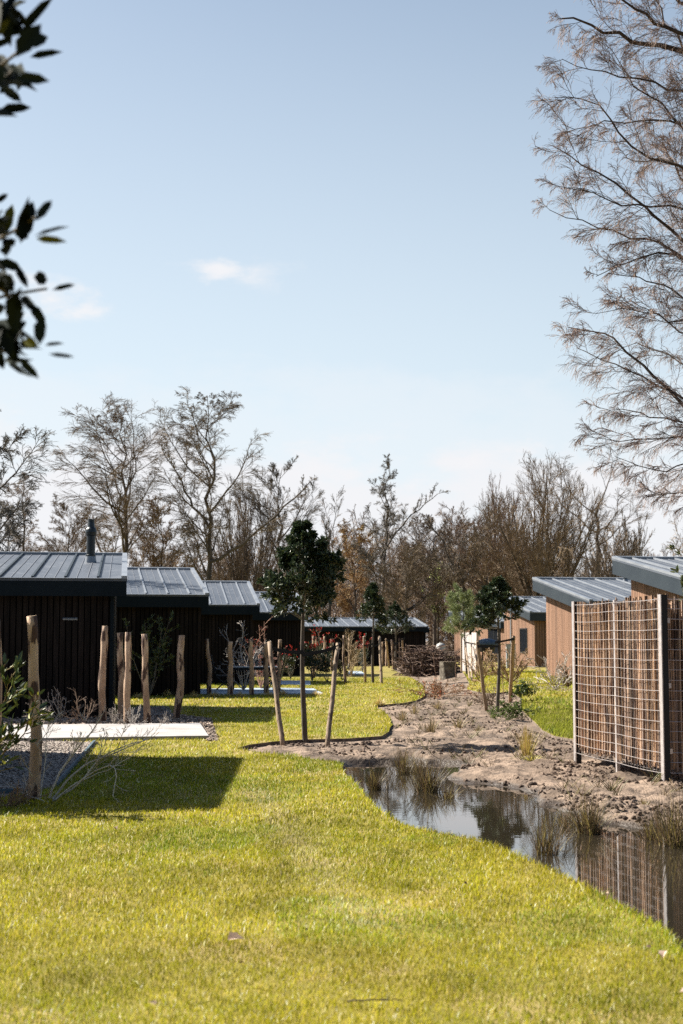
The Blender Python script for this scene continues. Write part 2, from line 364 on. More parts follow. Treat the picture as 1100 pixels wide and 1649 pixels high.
def sheet(name, poly, z, mat, label, cat, cell=2.5, skirt=.0, kind='structure', follow=True, ymax=140):
    bm = bmesh.new(); vs = [bm.verts.new((p[0], p[1], 0)) for p in poly]; bm.faces.new(vs)
    x0, x1 = min(p[0] for p in poly), max(p[0] for p in poly); y0, y1 = min(p[1] for p in poly), max(p[1] for p in poly)
    if follow:
        for a in np.arange(math.ceil(x0/cell)*cell, x1, cell):
            bmesh.ops.bisect_plane(bm, geom=bm.verts[:]+bm.edges[:]+bm.faces[:], plane_co=(a, 0, 0), plane_no=(1, 0, 0))
        for a in np.arange(math.ceil(y0/cell)*cell, y1, cell):
            bmesh.ops.bisect_plane(bm, geom=bm.verts[:]+bm.edges[:]+bm.faces[:], plane_co=(0, a, 0), plane_no=(0, 1, 0))
    bmesh.ops.triangulate(bm, faces=[f for f in bm.faces if len(f.verts) > 4])
    bm.normal_update()
    for f in bm.faces:
        if f.normal.z < 0: f.normal_flip()
    for v in bm.verts: v.co.z = z + (zrise(v.co.x, v.co.y) if follow else 0)
    bm.faces.ensure_lookup_table(); nf0 = len(bm.faces)
    if skirt:
        be = [e for e in bm.edges if len(e.link_faces) == 1]
        r = bmesh.ops.extrude_edge_only(bm, edges=be)
        for g in r['geom']:
            if isinstance(g, bmesh.types.BMVert): g.co.z -= skirt
    me = bpy.data.meshes.new(name); bm.to_mesh(me); bm.free(); me.polygons.foreach_set('use_smooth', np.zeros(len(me.polygons), bool))
    o = link_mesh(me, name, mat); tag(o, label, cat, kind=kind)
    if name == 'lawn':
        me.materials.append(M['mulch']); a = np.zeros(len(me.polygons), np.int32); a[nf0:] = 1; me.polygons.foreach_set('material_index', a)
    return o
sheet('lawn', LAWN_L, 0, M['turf'], 'sunlit main lawn sweeping from the foreground past the cabins', 'lawn', skirt=.3)
sheet('lawn', LAWN_R, 0, M['turf'], 'smaller lawn on the right in front of the brown cabins', 'lawn', skirt=.3)
wp = [(-.9, 4), (9, 4), (9, 19.6), (-.9, 19.6)]
sheet('water', wp, -.13, M['water'], 'still shallow pond water reflecting sky and screen', 'pond', follow=False)

# ------------------------------------------------------------------ beds and paths
BED_A = gpoly([(-500,1290),(0,1285),(90,1268),(158,1196),(60,1193),(-500,1190)])       # gravel bed by the near stake
SLAB = gpoly([(-500,1176),(20,1172),(322,1169),(336,1190),(60,1194),(-500,1196)])
BED_B = gpoly([(-300,1178),(-300,1150),(120,1152),(190,1150),(262,1138),(276,1150),(340,1158),(353,1193),(334,1194),(322,1168),(20,1172)])
GR_B = gpoly([(208,1152),(214,1139),(271,1139),(280,1156)])
def flat(name, poly, z, mat, label, cat, kind='structure', thick=0):
    o = sheet(name, poly, z, mat, label, cat, follow=False, skirt=thick or .02, kind=kind); return o
flat('planting_bed', BED_B, .004, M['mulch'], 'dark soil planting bed round the row of stakes behind the pale slab', 'soil bed')
flat('gravel_path', GR_B, .010, M['gravelbed'], 'small gravel strip behind the stakes', 'gravel')
flat('gravel_path', BED_A, .008, M['gravelbed'], 'gravel bed left of the dark shadow, edged by a bluish board', 'gravel')
sl_ = flat('path', SLAB, .055, M['concrete'], 'pale concrete slab path between the gravel bed and the stakes', 'path', thick=.08)
PAV1 = gpoly([(290,1119),(285,1111),(440,1109),(505,1110),(520,1118)]); PAV2 = gpoly([(436,1103),(440,1097),(500,1097),(500,1104)]); PAV3 = gpoly([(560,1086),(562,1081),(582,1082),(590,1088)])
for P_, l_ in ((PAV1, 'bluish stone terrace under the garden table and chairs'), (PAV2, 'bluish stone paving strip beyond the garden table'), (PAV3, 'small dark paving strip right of the evergreen shrubs')):
    flat('terrace', P_, .03, M['paver'], l_, 'paving', thick=.05)
def pebbles(name, poly, n, s0, s1, z, cols, mat, label, cat, seed=1):
    r = np.random.default_rng(seed); p = np.array(poly); a, b = p.min(0), p.max(0)
    a = np.maximum(a, [-7, 5]); b = np.minimum(b, [12, 60])
    xy = r.random((n*6, 2))*(b-a)+a; k = inpoly(xy[:, 0], xy[:, 1], poly); xy = xy[k][:n]; n = len(xy)
    tv = np.array([(1,0,0),(0,1,0),(-1,0,0),(0,-1,0),(0,0,.7),(0,0,-.7)], float)
    tf = [np.array([(0,1,4),(1,2,4),(2,3,4),(3,0,4),(1,0,5),(2,1,5),(3,2,5),(0,3,5)])]
    s = (s0+(s1-s0)*r.random(n)**2)[:, None]; an = r.random(n)*6.28; X = np.stack([np.cos(an), np.sin(an), r.normal(0,.3,n)], 1)*s
    Y = np.stack([-np.sin(an), np.cos(an), r.normal(0,.3,n)], 1)*s*(.6+.4*r.random((n,1))); Z = np.tile([0,0,1.], (n,1))*s*.8
    zz = z(xy[:, 0], xy[:, 1]) if callable(z) else np.full(n, z)
    pos = np.stack([xy[:, 0], xy[:, 1], zz + s[:, 0]*.2], 1)
    c = np.array(cols)[r.integers(0, len(cols), n)]*(.75+.5*r.random((n,1)))
    mb = MB(); mb.inst(tv, tf, pos, X, Y, Z, c); o = mb.build(name, mat); tag(o, label, cat, kind='stuff'); return o
gc = [(.34,.28,.24),(.24,.20,.17),(.16,.125,.11),(.42,.36,.32)]
pebbles('gravel', BED_A, 9000, .008, .028, .01, gc, M['gravel'], 'loose beige and grey pebbles of the near gravel bed', 'gravel', 1)
pebbles('gravel', GR_B, 2500, .012, .03, .012, gc, M['gravel'], 'loose pebbles of the small strip behind the stakes', 'gravel', 2)
pebbles('bark_mulch', BED_B, 5000, .012, .05, .006, [(.26,.2,.16),(.12,.09,.07),(.4,.32,.26)], M['gravel'], 'chips and crumbs of soil around the stakes', 'mulch', 3)
# soil clods on the bare ground
def clods():
    r = np.random.default_rng(5); n = 90000
    y = 12.5 + 32*r.random(n)**1.6; x = -1.5 + 9*r.random(n); m = fbm(x*1.3+5, y*1.0, 3) > .0
    ok = m & ~inpoly(x, y, LAWN_L) & ~inpoly(x, y, LAWN_R); z = terrain(x, y); ok &= z > -.115
    x, y, z = x[ok], y[ok], z[ok]; n = len(x)
    ico = bmesh.new(); bmesh.ops.create_icosphere(ico, subdivisions=1, radius=1); tv = np.array([v.co[:] for v in ico.verts]); tf = [np.array([[v.index for v in f.verts] for f in ico.faces])]; ico.free()
    tv = tv*(1+.35*(np.random.default_rng(2).random((len(tv),1))-.5))
    s = (.005+.036*r.random(n)**5)[:, None]; an = r.random(n)*6.28
    X = np.stack([np.cos(an), np.sin(an), r.normal(0,.3,n)],1)*s; Y = np.stack([-np.sin(an), np.cos(an), r.normal(0,.3,n)],1)*s*.7; Z = np.tile([0,0,1.],(n,1))*s*.75
    c = np.tile(.35+.75*r.random((n,1)), (1,3)); mb = MB(); mb.inst(tv, tf, np.stack([x,y,z+s[:,0]*.25],1), X, Y, Z, c)
    tag(mb.build('soil_clods', M['clod']), 'dug crumbs and clods scattered over the sandy soil', 'soil', kind='stuff')
clods()
# edging board of the near gravel bed
p0, p1 = G(152,1197), G(90,1268)
mb = MB(); d_ = (p1-p0); ln = d_.length; an = math.atan2(d_.y, d_.x); mid = (p0+p1)/2
mb.box(mid.x, mid.y, .005, ln, .035, .09, an); tag(mb.build('garden_edging', M['edging']), 'bluish edging board along the right side of the near gravel bed', 'edging')
p0, p1 = G(-120,1282), G(60,1278)
mb = MB(); d_ = (p1-p0); ln = d_.length; an = math.atan2(d_.y, d_.x); mid = (p0+p1)/2
mb.box(mid.x, mid.y, .01, ln, .04, .09, an); tag(mb.build('garden_edging', M['edging']), 'grey edging board along the near side of the gravel bed, left of the nearest stake', 'edging')

# ------------------------------------------------------------------ lawn grass
def grass():
    r = np.random.default_rng(11)
    NOG = [BED_A, SLAB, BED_B, PAV1, PAV2, PAV3]
    zones = [(4.8, 8, 6500, .027, .0036), (8, 12.5, 4300, .028, .0046), (12.5, 20, 1700, .030, .0070), (20, 32, 560, .038, .013), (32, 60, 150, .045, .024)]
    for side, LP in (('L', LAWN_L), ('R', LAWN_R)):
        mb = MB()
        for y0, y1, dens, h, w in zones:
            if side == 'R' and y1 < 18: continue
            xa = -(y1*.24+1.2); xb = y1*.24+1.0
            if side == 'R': dens *= 1.3
            n = int((y1-y0)*(xb-xa)*dens); x = xa+(xb-xa)*r.random(n); y = y0+(y1-y0)*r.random(n)
            k = (np.abs(x) < y*.24+1.1) & inpoly(x, y, LP)
            for q in NOG: k &= ~inpoly(x, y, q)
            x, y = x[k], y[k]; n = len(x)
            z = rise(x, y); hh = h*(.45+.9*r.random(n))
            pn = fbm(x*.7, y*.35, 4); pf = fbm(x*5, y*3, 3)
            hh = hh*(1+1.2*pf); ed = pdist(x, y, LP) < .07; hh = np.where(ed, hh*1.5, hh)
            if side == 'R': # taller rough grass by the near edge of the right lawn
                e = pdist(x, y, LP); tall = (e < .9+.9*r.random(n)) & (y < 36); hh = np.where(tall, hh*1.9, hh)
            an = r.random(n)*6.283; lean = r.normal(0, .45, (n, 2)); lean[:, 0] += .15
            ww = w*(.6+.8*r.random(n)); dx, dy = np.cos(an)*ww/2, np.sin(an)*ww/2
            z0 = z-.004
            A = np.stack([x-dx, y-dy, z0], 1); B = np.stack([x+dx, y+dy, z0], 1)
            m1 = np.stack([x+lean[:,0]*hh*.35, y+lean[:,1]*hh*.35, z+hh*.6], 1); of = np.stack([dx, dy, 0*dx], 1)*.8
            T = np.stack([x+lean[:,0]*hh, y+lean[:,1]*hh, z+hh], 1)
            g1, g2, dry, pale = np.array((.20,.225,.012)), np.array((.365,.335,.016)), np.array((.44,.36,.06)), np.array((.92,.80,.45))
            u = r.random(n); t = np.clip(.5+pn*1.6+r.normal(0,.25,n), 0, 1)[:, None]; col = g1*(1-t)+g2*t
            col = np.where((u < .16+.35*np.clip(pn+.1,0,1))[:, None], dry*(.8+.4*r.random((n,1))), col)
            col = np.where((u > .945)[:, None], pale, col)
            if side == 'R': col = np.where(tall[:, None], np.array((.19,.21,.025))*(.7+.8*r.random((n,1))), col)
            dd = np.abs((x-G(455,1330).x) - (y-G(455,1330).y)*(G(390,1262).x-G(530,1440).x)/(G(390,1262).y-G(530,1440).y)); worn = np.exp(-(dd/.16)**2)*(y < 15.5)*(y > 8)
            col = np.where(((r.random(n) < worn*.4))[:, None], pale*.5, col)
            cl = fbm(x*2.3+60, y*1.6, 3)[:, None]; col = col*(1+cl*1.1)*np.array((1-.0, 1, 1)); gm = (fbm(x*.9+20, y*.6+9, 3) > .07)[:, None]; col = np.where(gm & (r.random((n,1)) < .6), col*np.array((.72,.92,.9)), col)
            col = np.clip(col*(.5+.9*r.random((n,1))), 0, .8)
            if y0 < 20:
                V = np.stack([A, B, m1+of, m1-of, T], 1).reshape(-1, 3); b = np.arange(n)[:, None]*5
                mb.add(V, [b+np.array([[0,1,2,3]]), b+np.array([[3,2,4]])], np.repeat(col, 5, 0))
            else:
                V = np.stack([A, B, T], 1).reshape(-1, 3); b = np.arange(n)[:, None]*3
                mb.add(V, [b+np.array([[0,1,2]])], np.repeat(col, 3, 0))
        o = mb.build('grass', M['grass'])
        tag(o, 'short sunlit blades covering the main lawn' if side == 'L' else 'blades of the right lawn, longer and greener along its near edge', 'grass', kind='stuff')
grass()

# ------------------------------------------------------------------ cabins
def cabin(label, A, B, ze, zr, width, side, zg=0, wall='shadewood', back='darkback', th=.36, inset=.25, seam=.62, group=None,
          chimney=None, windows=(), pipes=(), vents=(), name='cabin', seam_light=False, over=.3, trimw=.12):
    A = Vector((A[0], A[1], 0)); B = Vector((B[0], B[1], 0)); v = (B-A); D = v.length; v.normalize()
    u = Vector((v.y, -v.x, 0)) * side
    root = empty(name, (A.x, A.y, zg), label, 'cabin', group)
    ze -= zg; zr -= zg
    def P(a, b, z): q = u*a + v*b; return (q.x, q.y, z)
    rz = lambda b: ze+(zr-ze)*b/D
    # roof deck
    mb = MB(); t = .05
    def slab(mb, a0, a1, b0, b1, dz0, dz1, col=None):
        mb.hexa([P(a0,b0,rz(b0)+dz0),P(a1,b0,rz(b0)+dz0),P(a1,b1,rz(b1)+dz0),P(a0,b1,rz(b1)+dz0),
                 P(a0,b0,rz(b0)+dz1),P(a1,b0,rz(b0)+dz1),P(a1,b1,rz(b1)+dz1),P(a0,b1,rz(b1)+dz1)][::1], col)
    slab(mb, 0, width, 0, D, -t, 0); roof = mb.build('roof', M['roof'], root)
    mb = MB()
    for a in np.arange(seam*.9, width, seam): slab(mb, a-.022, a+.022, .05, D-.14, .001, .045)
    mb.build('standing_seams', M['trim'] if seam_light else M['seam'], roof); mb = MB()
    for a in np.arange(seam*.9, width, seam):
        for q in (.34, .67): slab(mb, a-seam*q-.008, a-seam*q+.008, .05, D-.14, .001, .012) if a-seam*q > .2 else None
    mb.build('roof_ribs', M['rib'], roof)
    mb = MB(); slab(mb, .0, trimw, .0, D, .001, .06); slab(mb, trimw, width, D-.12, D, .001, .065); mb.build('verge_trim', M['trim'], roof)
    mb = MB(); slab(mb, trimw, width, -.03, 0.03, .001, .014); mb.build('eave_flashing', M['trim'], roof)
    # fascia boards, butted under the deck
    mb = MB(); slab(mb, .01, width-.01, .01, .05, -th, -t-.002); slab(mb, .01, .05, .052, D-.052, -th, -t-.002)
    slab(mb, width-.05, width-.01, .052, D-.052, -th, -t-.002); slab(mb, .01, width-.01, D-.05, D-.01, -th, -t-.002)
    slab(mb, .052, width-.052, .052, D-.052, -th+.03, -th+.06)
    mb.build('fascia', M['fascia_lit' if side > 0 else 'fascia'], root)
    # walls
    mb = MB(); i = inset; b0, b1, a0, a1 = over, D-over, i, width-i
    def wallz(b): return rz(b)-th+.04
    mb.hexa([P(a0+.03,b0+.03,-.2),P(a1-.03,b0+.03,-.2),P(a1-.03,b1-.03,-.2),P(a0+.03,b1-.03,-.2),P(a0+.03,b0+.03,wallz(b0)),P(a1-.03,b0+.03,wallz(b0)),P(a1-.03,b1-.03,wallz(b1)),P(a0+.03,b1-.03,wallz(b1))])
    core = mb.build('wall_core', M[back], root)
    mb = MB(); pitch = .125; r = random.Random(int(A.y*10))
    def skip(face, s, z0, z1): return any(w['face'] == face and w['a'] < s < w['b'] for w in windows)
    def board(face, s0, s1, z0, z1a, z1b, c):
        if face == 'front': p = [P(s0,b0,z0),P(s1,b0,z0),P(s1,b0+.028,z0),P(s0,b0+.028,z0),P(s0,b0,z1a),P(s1,b0,z1a),P(s1,b0+.028,z1a),P(s0,b0+.028,z1a)]
        else: p = [P(a0,s0,z0),P(a0+.028,s0,z0),P(a0+.028,s1,z0),P(a0,s1,z0),P(a0,s0,z1a),P(a0+.028,s0,z1a),P(a0+.028,s1,z1b),P(a0,s1,z1b)]
        mb.hexa(p, c)
    for face, s_from, s_to in (('front', a0, a1), ('side', b0+.03, b1)):
        s = s_from
        while s < s_to-.02:
            e = min(s+pitch-.022, s_to); k = .75+.5*r.random(); c = (k, k, k)
            zt = (lambda q: wallz(b0)) if face == 'front' else wallz
            hit = [w for w in windows if w['face'] == face and w['a'] < (s+e)/2 < w['b']]
            if hit:
                w = hit[0]; board(face, s, e, .05, w['z0']-zg, w['z0']-zg, c) if w['z0']-zg > .1 else None; board(face, s, e, w['z1']-zg, zt(s), zt(e), c)
            else: board(face, s, e, .03, zt(s), zt(e), c)
            s += pitch
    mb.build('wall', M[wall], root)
    for w in windows:
        mb = MB(); mg = MB(); z0, z1 = w['z0']-zg, w['z1']-zg; a, b = w['a'], w['b']; f = .06
        def q(s, z, dep):
            return P(s, b0+dep, z) if w['face'] == 'front' else P(a0+dep, s, z)
        def bx(m_, s0, s1, zz0, zz1, d0, d1): m_.hexa([q(s0,zz0,d0),q(s1,zz0,d0),q(s1,zz0,d1),q(s0,zz0,d1),q(s0,zz1,d0),q(s1,zz1,d0),q(s1,zz1,d1),q(s0,zz1,d1)])
        bx(mb, a, b, z0, z0+f, -.03, .03); bx(mb, a, b, z1-f, z1, -.03, .03); bx(mb, a, a+f, z0+f, z1-f, -.028, .03); bx(mb, b-f, b, z0+f, z1-f, -.028, .03)
        if b-a > 1.4: bx(mb, (a+b)/2-.035, (a+b)/2+.035, z0+f, z1-f, -.026, .03)
        fr = mb.build(w.get('name', 'window'), M['blackmetal'], root)
        bx(mg, a+f, b-f, z0+f, z1-f, -.005, .02); mg.build('pane', M['glass'], fr)
    for (face, s, mt) in pipes:
        mb = MB(); p = P(s, b0-.06, 0) if face == 'front' else P(a0-.06, s, 0); zt = (wallz(b0) if face == 'front' else wallz(s))
        mb.bar((p[0], p[1], .0), (p[0], p[1], zt-.05), .04, 10)
        mb.bar((p[0], p[1], zt-.12), (p[0], p[1], zt-.05), .055, 10)
        for zc in (.6, 1.6): mb.bar((p[0], p[1], zc-.02), (p[0], p[1], zc+.02), .05, 10)
        mb.build('downpipe', M[mt], root)
    for (s, z) in vents:
        mb = MB(); mb.hexa([P(s,b0-.03,z),P(s+.3,b0-.03,z),P(s+.3,b0,z),P(s,b0,z),P(s,b0-.05,z+.03),P(s+.3,b0-.05,z+.03),P(s+.3,b0,z+.05),P(s,b0,z+.05)]); mb.build('vent_cover', M['pipe'], root)
    if chimney:
        a, b, k = chimney; prof = [(0,.115),(.05,.115),(.06,.098),(.16,.098),(.17,.108),(.2,.108),(.21,.09),(.60,.09),(.61,.112),(.68,.12),(.74,.112),(.78,.08),(.90,.062),(.91,.07),(.95,.07)]
        z0 = rz(b)-.05; p = P(a, b, 0); n = 20; V = []; 
        for h, rr in prof:
            for j in range(n): V.append((p[0]+k*rr*math.cos(j*2*math.pi/n), p[1]+k*rr*math.sin(j*2*math.pi/n), z0+h*k))
        Fq = [[i*n+j, i*n+(j+1)%n, (i+1)*n+(j+1)%n, (i+1)*n+j] for i in range(len(prof)-1) for j in range(n)]
        mb = MB(); mb.add(V, np.array(Fq)); mb.add([V[-n+j] for j in range(n)], np.arange(n)[None, :])
        ch = mb.build('chimney', M['darkmetal'], roof, smooth=False)
        mb = MB(); mb.bar((p[0], p[1], rz(b)-.02), (p[0], p[1], rz(b)+.14*k), .125*k, 20, r2=.105*k); mb.build('flashing_collar', M['trim'], ch)
    return root
def lc(px_a, py_a, Ya, px_b, py_b, Yb):
    a, b = W(px_a, py_a, Ya), W(px_b, py_b, Yb); return (a.x, a.y), (b.x, b.y), a.z, b.z
GL = 'dark cabins in a row left of the lawn'; GR = 'brown cabins in a row on the right'
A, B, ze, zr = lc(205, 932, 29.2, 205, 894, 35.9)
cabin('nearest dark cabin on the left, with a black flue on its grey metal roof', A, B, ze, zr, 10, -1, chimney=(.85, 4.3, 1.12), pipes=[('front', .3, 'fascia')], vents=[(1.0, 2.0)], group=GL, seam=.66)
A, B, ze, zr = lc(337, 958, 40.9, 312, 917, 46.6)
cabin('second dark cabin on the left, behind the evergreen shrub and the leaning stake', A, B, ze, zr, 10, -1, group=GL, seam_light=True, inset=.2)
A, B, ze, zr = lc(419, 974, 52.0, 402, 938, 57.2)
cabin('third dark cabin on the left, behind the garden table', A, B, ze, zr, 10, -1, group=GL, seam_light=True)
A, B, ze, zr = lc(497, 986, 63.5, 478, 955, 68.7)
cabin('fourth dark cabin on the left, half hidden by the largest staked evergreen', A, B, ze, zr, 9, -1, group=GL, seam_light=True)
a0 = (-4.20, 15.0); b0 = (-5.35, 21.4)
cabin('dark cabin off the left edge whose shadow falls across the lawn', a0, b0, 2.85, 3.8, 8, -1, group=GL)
# far low cabins closing the view
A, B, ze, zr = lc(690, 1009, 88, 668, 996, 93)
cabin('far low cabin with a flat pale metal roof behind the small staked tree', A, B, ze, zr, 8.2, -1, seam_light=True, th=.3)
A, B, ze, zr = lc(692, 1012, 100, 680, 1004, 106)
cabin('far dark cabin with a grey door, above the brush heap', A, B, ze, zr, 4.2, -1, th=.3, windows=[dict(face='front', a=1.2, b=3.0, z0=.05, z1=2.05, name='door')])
# right row
A, B, ze, zr = lc(1137, 942, 32.2, 985, 899, 38.2)
cabin('nearest brown cabin on the right, behind the stick screen', A, B, ze, zr, 9, 1, zg=.3, wall='brownwood', back='brownback', group=GR, seam_light=True, inset=.42, th=.42, seam=.6)
A, B, ze, zr = lc(949, 968, 45.0, 857, 932, 51.4)
cabin('second brown cabin on the right, its sunlit side wall left of the stick screen', A, B, ze, zr, 9, 1, zg=.3, wall='brownwood', back='brownback', group=GR, seam_light=True, inset=.42, th=.42, seam=.8,
      chimney=(3.2, 5.6, .8))
A, B, ze, zr = lc(853, 986, 67.0, 800, 962, 73.5)
cabin('third brown cabin on the right, with a narrow dark window and a zinc downpipe', A, B, ze, zr, 9, 1, zg=.3, wall='brownwood', back='brownback', group=GR, seam_light=True, inset=.3, th=.4,
      windows=[dict(face='side', a=1.6, b=3.0, z0=.95, z1=2.15)], pipes=[('side', 4.6, 'pipe')])
A, B, ze, zr = lc(806, 1002, 80, 722, 985, 91)
cabin('fourth brown cabin on the right, behind the pine and the domed navy cover', A, B, ze, zr, 9, 1, zg=.3, wall='brownwood', back='brownback', group=GR, seam_light=True, inset=.3, th=.35,
      windows=[dict(face='side', a=1.0, b=3.4, z0=.2, z1=2.3, name='glazed_door')])

# ------------------------------------------------------------------ stick screen
def stick_screen():
    c0 = Vector((3.70, 16.55)); cl = Vector((3.18, 19.55)); cr = c0 + Vector((2.9, .55))
    cbk = cl + (cr-c0)
    z0 = -.03; H = 2.14
    root = empty('stick_screen', (c0.x, c0.y, z0), 'square screen of bark sticks held behind silvery wire mesh at the water', 'screen')
    r = random.Random(4); L = lambda p, z: (p.x-c0.x, p.y-c0.y, z)
    for pi, (a, b) in enumerate(((c0, cl), (c0, cr), (cl, cbk), (cr, cbk))):
        d = b-a; n = d.length; d = d/n; nrm = Vector((d.y, -d.x))
        cen = (c0+cbk)/2
        if (cen-a).dot(nrm) > 0: nrm = -nrm      # outwards
        hw, vw = MB(), MB()
        for side, off in ((1, .0), (-1, -.13)):
            k = 0; z = .10
            while z < H-.02:
                K = 14; pts = []
                for q in range(K):
                    t = q/(K-1); s_ = .04+t*(n-.08); w = .012*math.sin(t*math.pi*2+k*.7)
                    zz = z - .010*math.sin(math.pi*((t*2) % 1.0)) + .004*math.sin(k*2.1)
                    p = a + d*s_ + nrm*(off + .5*w); pts.append(L(p, zz))
                hw.tubes(np.array([pts]), np.full((1, K), .0034 if side > 0 else .0025), 5); z += .118; k += 1
            s_ = .12
            while s_ < n-.05:
                p = a + d*s_ + nrm*(off - .009); hw.bar(L(p, .08), L(p, H-.03), .0016, 4); s_ += .10 if pi == 0 else .118
        wm = hw.build('wire_mesh', M['steel'], root)
        # sticks
        sb = MB(); s_ = .05; P_, R_, Cc = [], [], []
        while s_ < n-.03:
            dia = r.choice((.016, .02, .024, .03, .04)); s_ += dia*.5
            lay = -.03 - (.06 if pi == 0 else .008)*r.random(); top = H - .02 + r.uniform(-.10, .05); bot = .13 + r.uniform(-.02, .06)
            K = 7; pts = []; rr = []; ph = r.random()*6; lean = r.uniform(-.012, .012)
            for q in range(K):
                t = q/(K-1); p = a + d*(s_ + lean*t + .005*math.sin(ph+t*5)) + nrm*(lay+.006*math.sin(ph*2+t*4)); pts.append(L(p, bot+(top-bot)*t)); rr.append(dia*.5*(1.05-.12*t+.06*math.sin(ph+9*t)))
            P_.append(pts); R_.append(rr); w = r.random(); k = r.uniform(.3, 1.35)
            g_ = .25*(r.random() < .35); Cc.append((k*(1.05+.12*w-g_), k*(1.0+.03*w-g_*.6), k*(1.0-.12*w+g_*.1))); s_ += dia*.45 + (r.random() < .12)*.012
        # second layer behind
        s_ = .05
        while s_ < n-.03:
            dia = .045; K = 7; pts = []; top = H-.06+r.uniform(-.15,.04)
            for q in range(K):
                t = q/(K-1); p = a + d*s_ + nrm*(-.105); pts.append(L(p, .15+(top-.15)*t))
            P_.append(pts); R_.append([dia*.5]*K); k = r.uniform(.4, .9); Cc.append((k, k, k)); s_ += dia*.9
        sb.tubes(np.array(P_), np.array(R_), 6, np.array(Cc), caps=True); sb.build('stick_infill', M['sticks'], root, smooth=False)
        # mid post
        if pi in (0, 1):
            m = a + d*(n*.5); 
            pb = MB(); q = m + nrm*(-.03); pb.box(q.x-c0.x, q.y-c0.y, H/2-.1, .045, .045, H+.18, math.atan2(d.y, d.x)); pb.build('post', M['steel'], root)
    dd = (cl-c0).normalized(); nn_ = Vector((dd.y, -dd.x)); nn_ = nn_ if nn_.x < 0 else -nn_
    for p in (c0, cl, cr, cbk):
        pb = MB(); q = p - nn_*.038; pb.box(q.x-c0.x, q.y-c0.y, H/2-.06, .075, .07, H+.14, math.atan2(dd.y, dd.x)); po = pb.build('post', M['blackmetal'], root)  # shaded faces of the post coloured in as a black box
        pb = MB(); q = p + nn_*.004; pb.box(q.x-c0.x, q.y-c0.y, H/2-.06, .085, .012, H+.145, math.atan2(dd.y, dd.x)); pb.build('lit_face', M['steel'], po)  # sunlit face of the same post, put on as a pale strip
    for z in (.35, 1.1, 1.85):
        pb = MB(); dv = (cr-c0).normalized(); nn = Vector((dv.y, -dv.x)); nn = nn if nn.y < 0 else -nn
        q = c0 + dv*.09 + nn*.012; pb.box(q.x-c0.x, q.y-c0.y, z, .04, .02, .06, math.atan2(dv.y, dv.x)); pb.build('clip', M['steel'], root)
stick_screen()

# ------------------------------------------------------------------ stakes
def tube_path(mb, pts, rads, sides=12, col=None, caps=True): mb.tubes(np.array([[tuple(p) for p in pts]]), np.array([rads]), sides, col, caps)
def stake(name, base, top, wpx, label, group, bend=.03, mat='stake', seed=0, grow=1.12, root=None, tilty=0.0):
    """base, top in photo pixels; the foot stands on the ground"""
    r = random.Random(seed*13+5); g = G(*base); zg = zrise(g.x, g.y); g = G(base[0], base[1], zg)
    t = W(top[0], top[1], g.y + tilty); rad = wpx*.87*g.y/F/2; K = 15; pts, rr = [], []
    ph = r.random()*6; bend *= 1.2; a1, a2 = r.uniform(-1, 1)*bend, r.uniform(-1, 1)*bend
    for q in range(K):
        s = q/(K-1); p = g.lerp(t, s); w = math.sin(s*math.pi)
        o = Vector((a1*w + .25*bend*math.sin(ph+s*11), a2*w + .2*bend*math.sin(ph*2+s*9), 0)); pts.append(p+o - g - Vector((0,0,.12*(1-s))))
        rr.append(rad*(grow-(grow-1)*1.6*s)*(1+.06*math.sin(ph+s*17)+.04*r.uniform(-1, 1)))
    mb = MB(); tube_path(mb, pts, rr, 12)
    if root is None:
        o = empty(name, g, label, 'stake', group)
        mb.build('shaft', M[mat], o, smooth=True)
    else:
        o = root; mb.v = [v+np.array(tuple(g-root.location)) for v in mb.v]; mb.build(name, M[mat], root, smooth=True)
    n = 12; T = Vector(pts[-1]); ax = (Vector(pts[-1])-Vector(pts[-2])).normalized(); e1 = ax.cross(Vector((0,1,0))).normalized(); e2 = ax.cross(e1)
    off = Vector((0,0,0)) if root is None else g-root.location
    mc = MB(); mc.poly([T+off+ax*.003+(e1*math.cos(j*6.2832/n)+e2*math.sin(j*6.2832/n))*rr[-1]*.93 for j in range(n)])
    ends = mc.build('sawn_end', M['stakeend'], o if root is None else root); return o
GS = 'rough chestnut stakes standing in the beds'
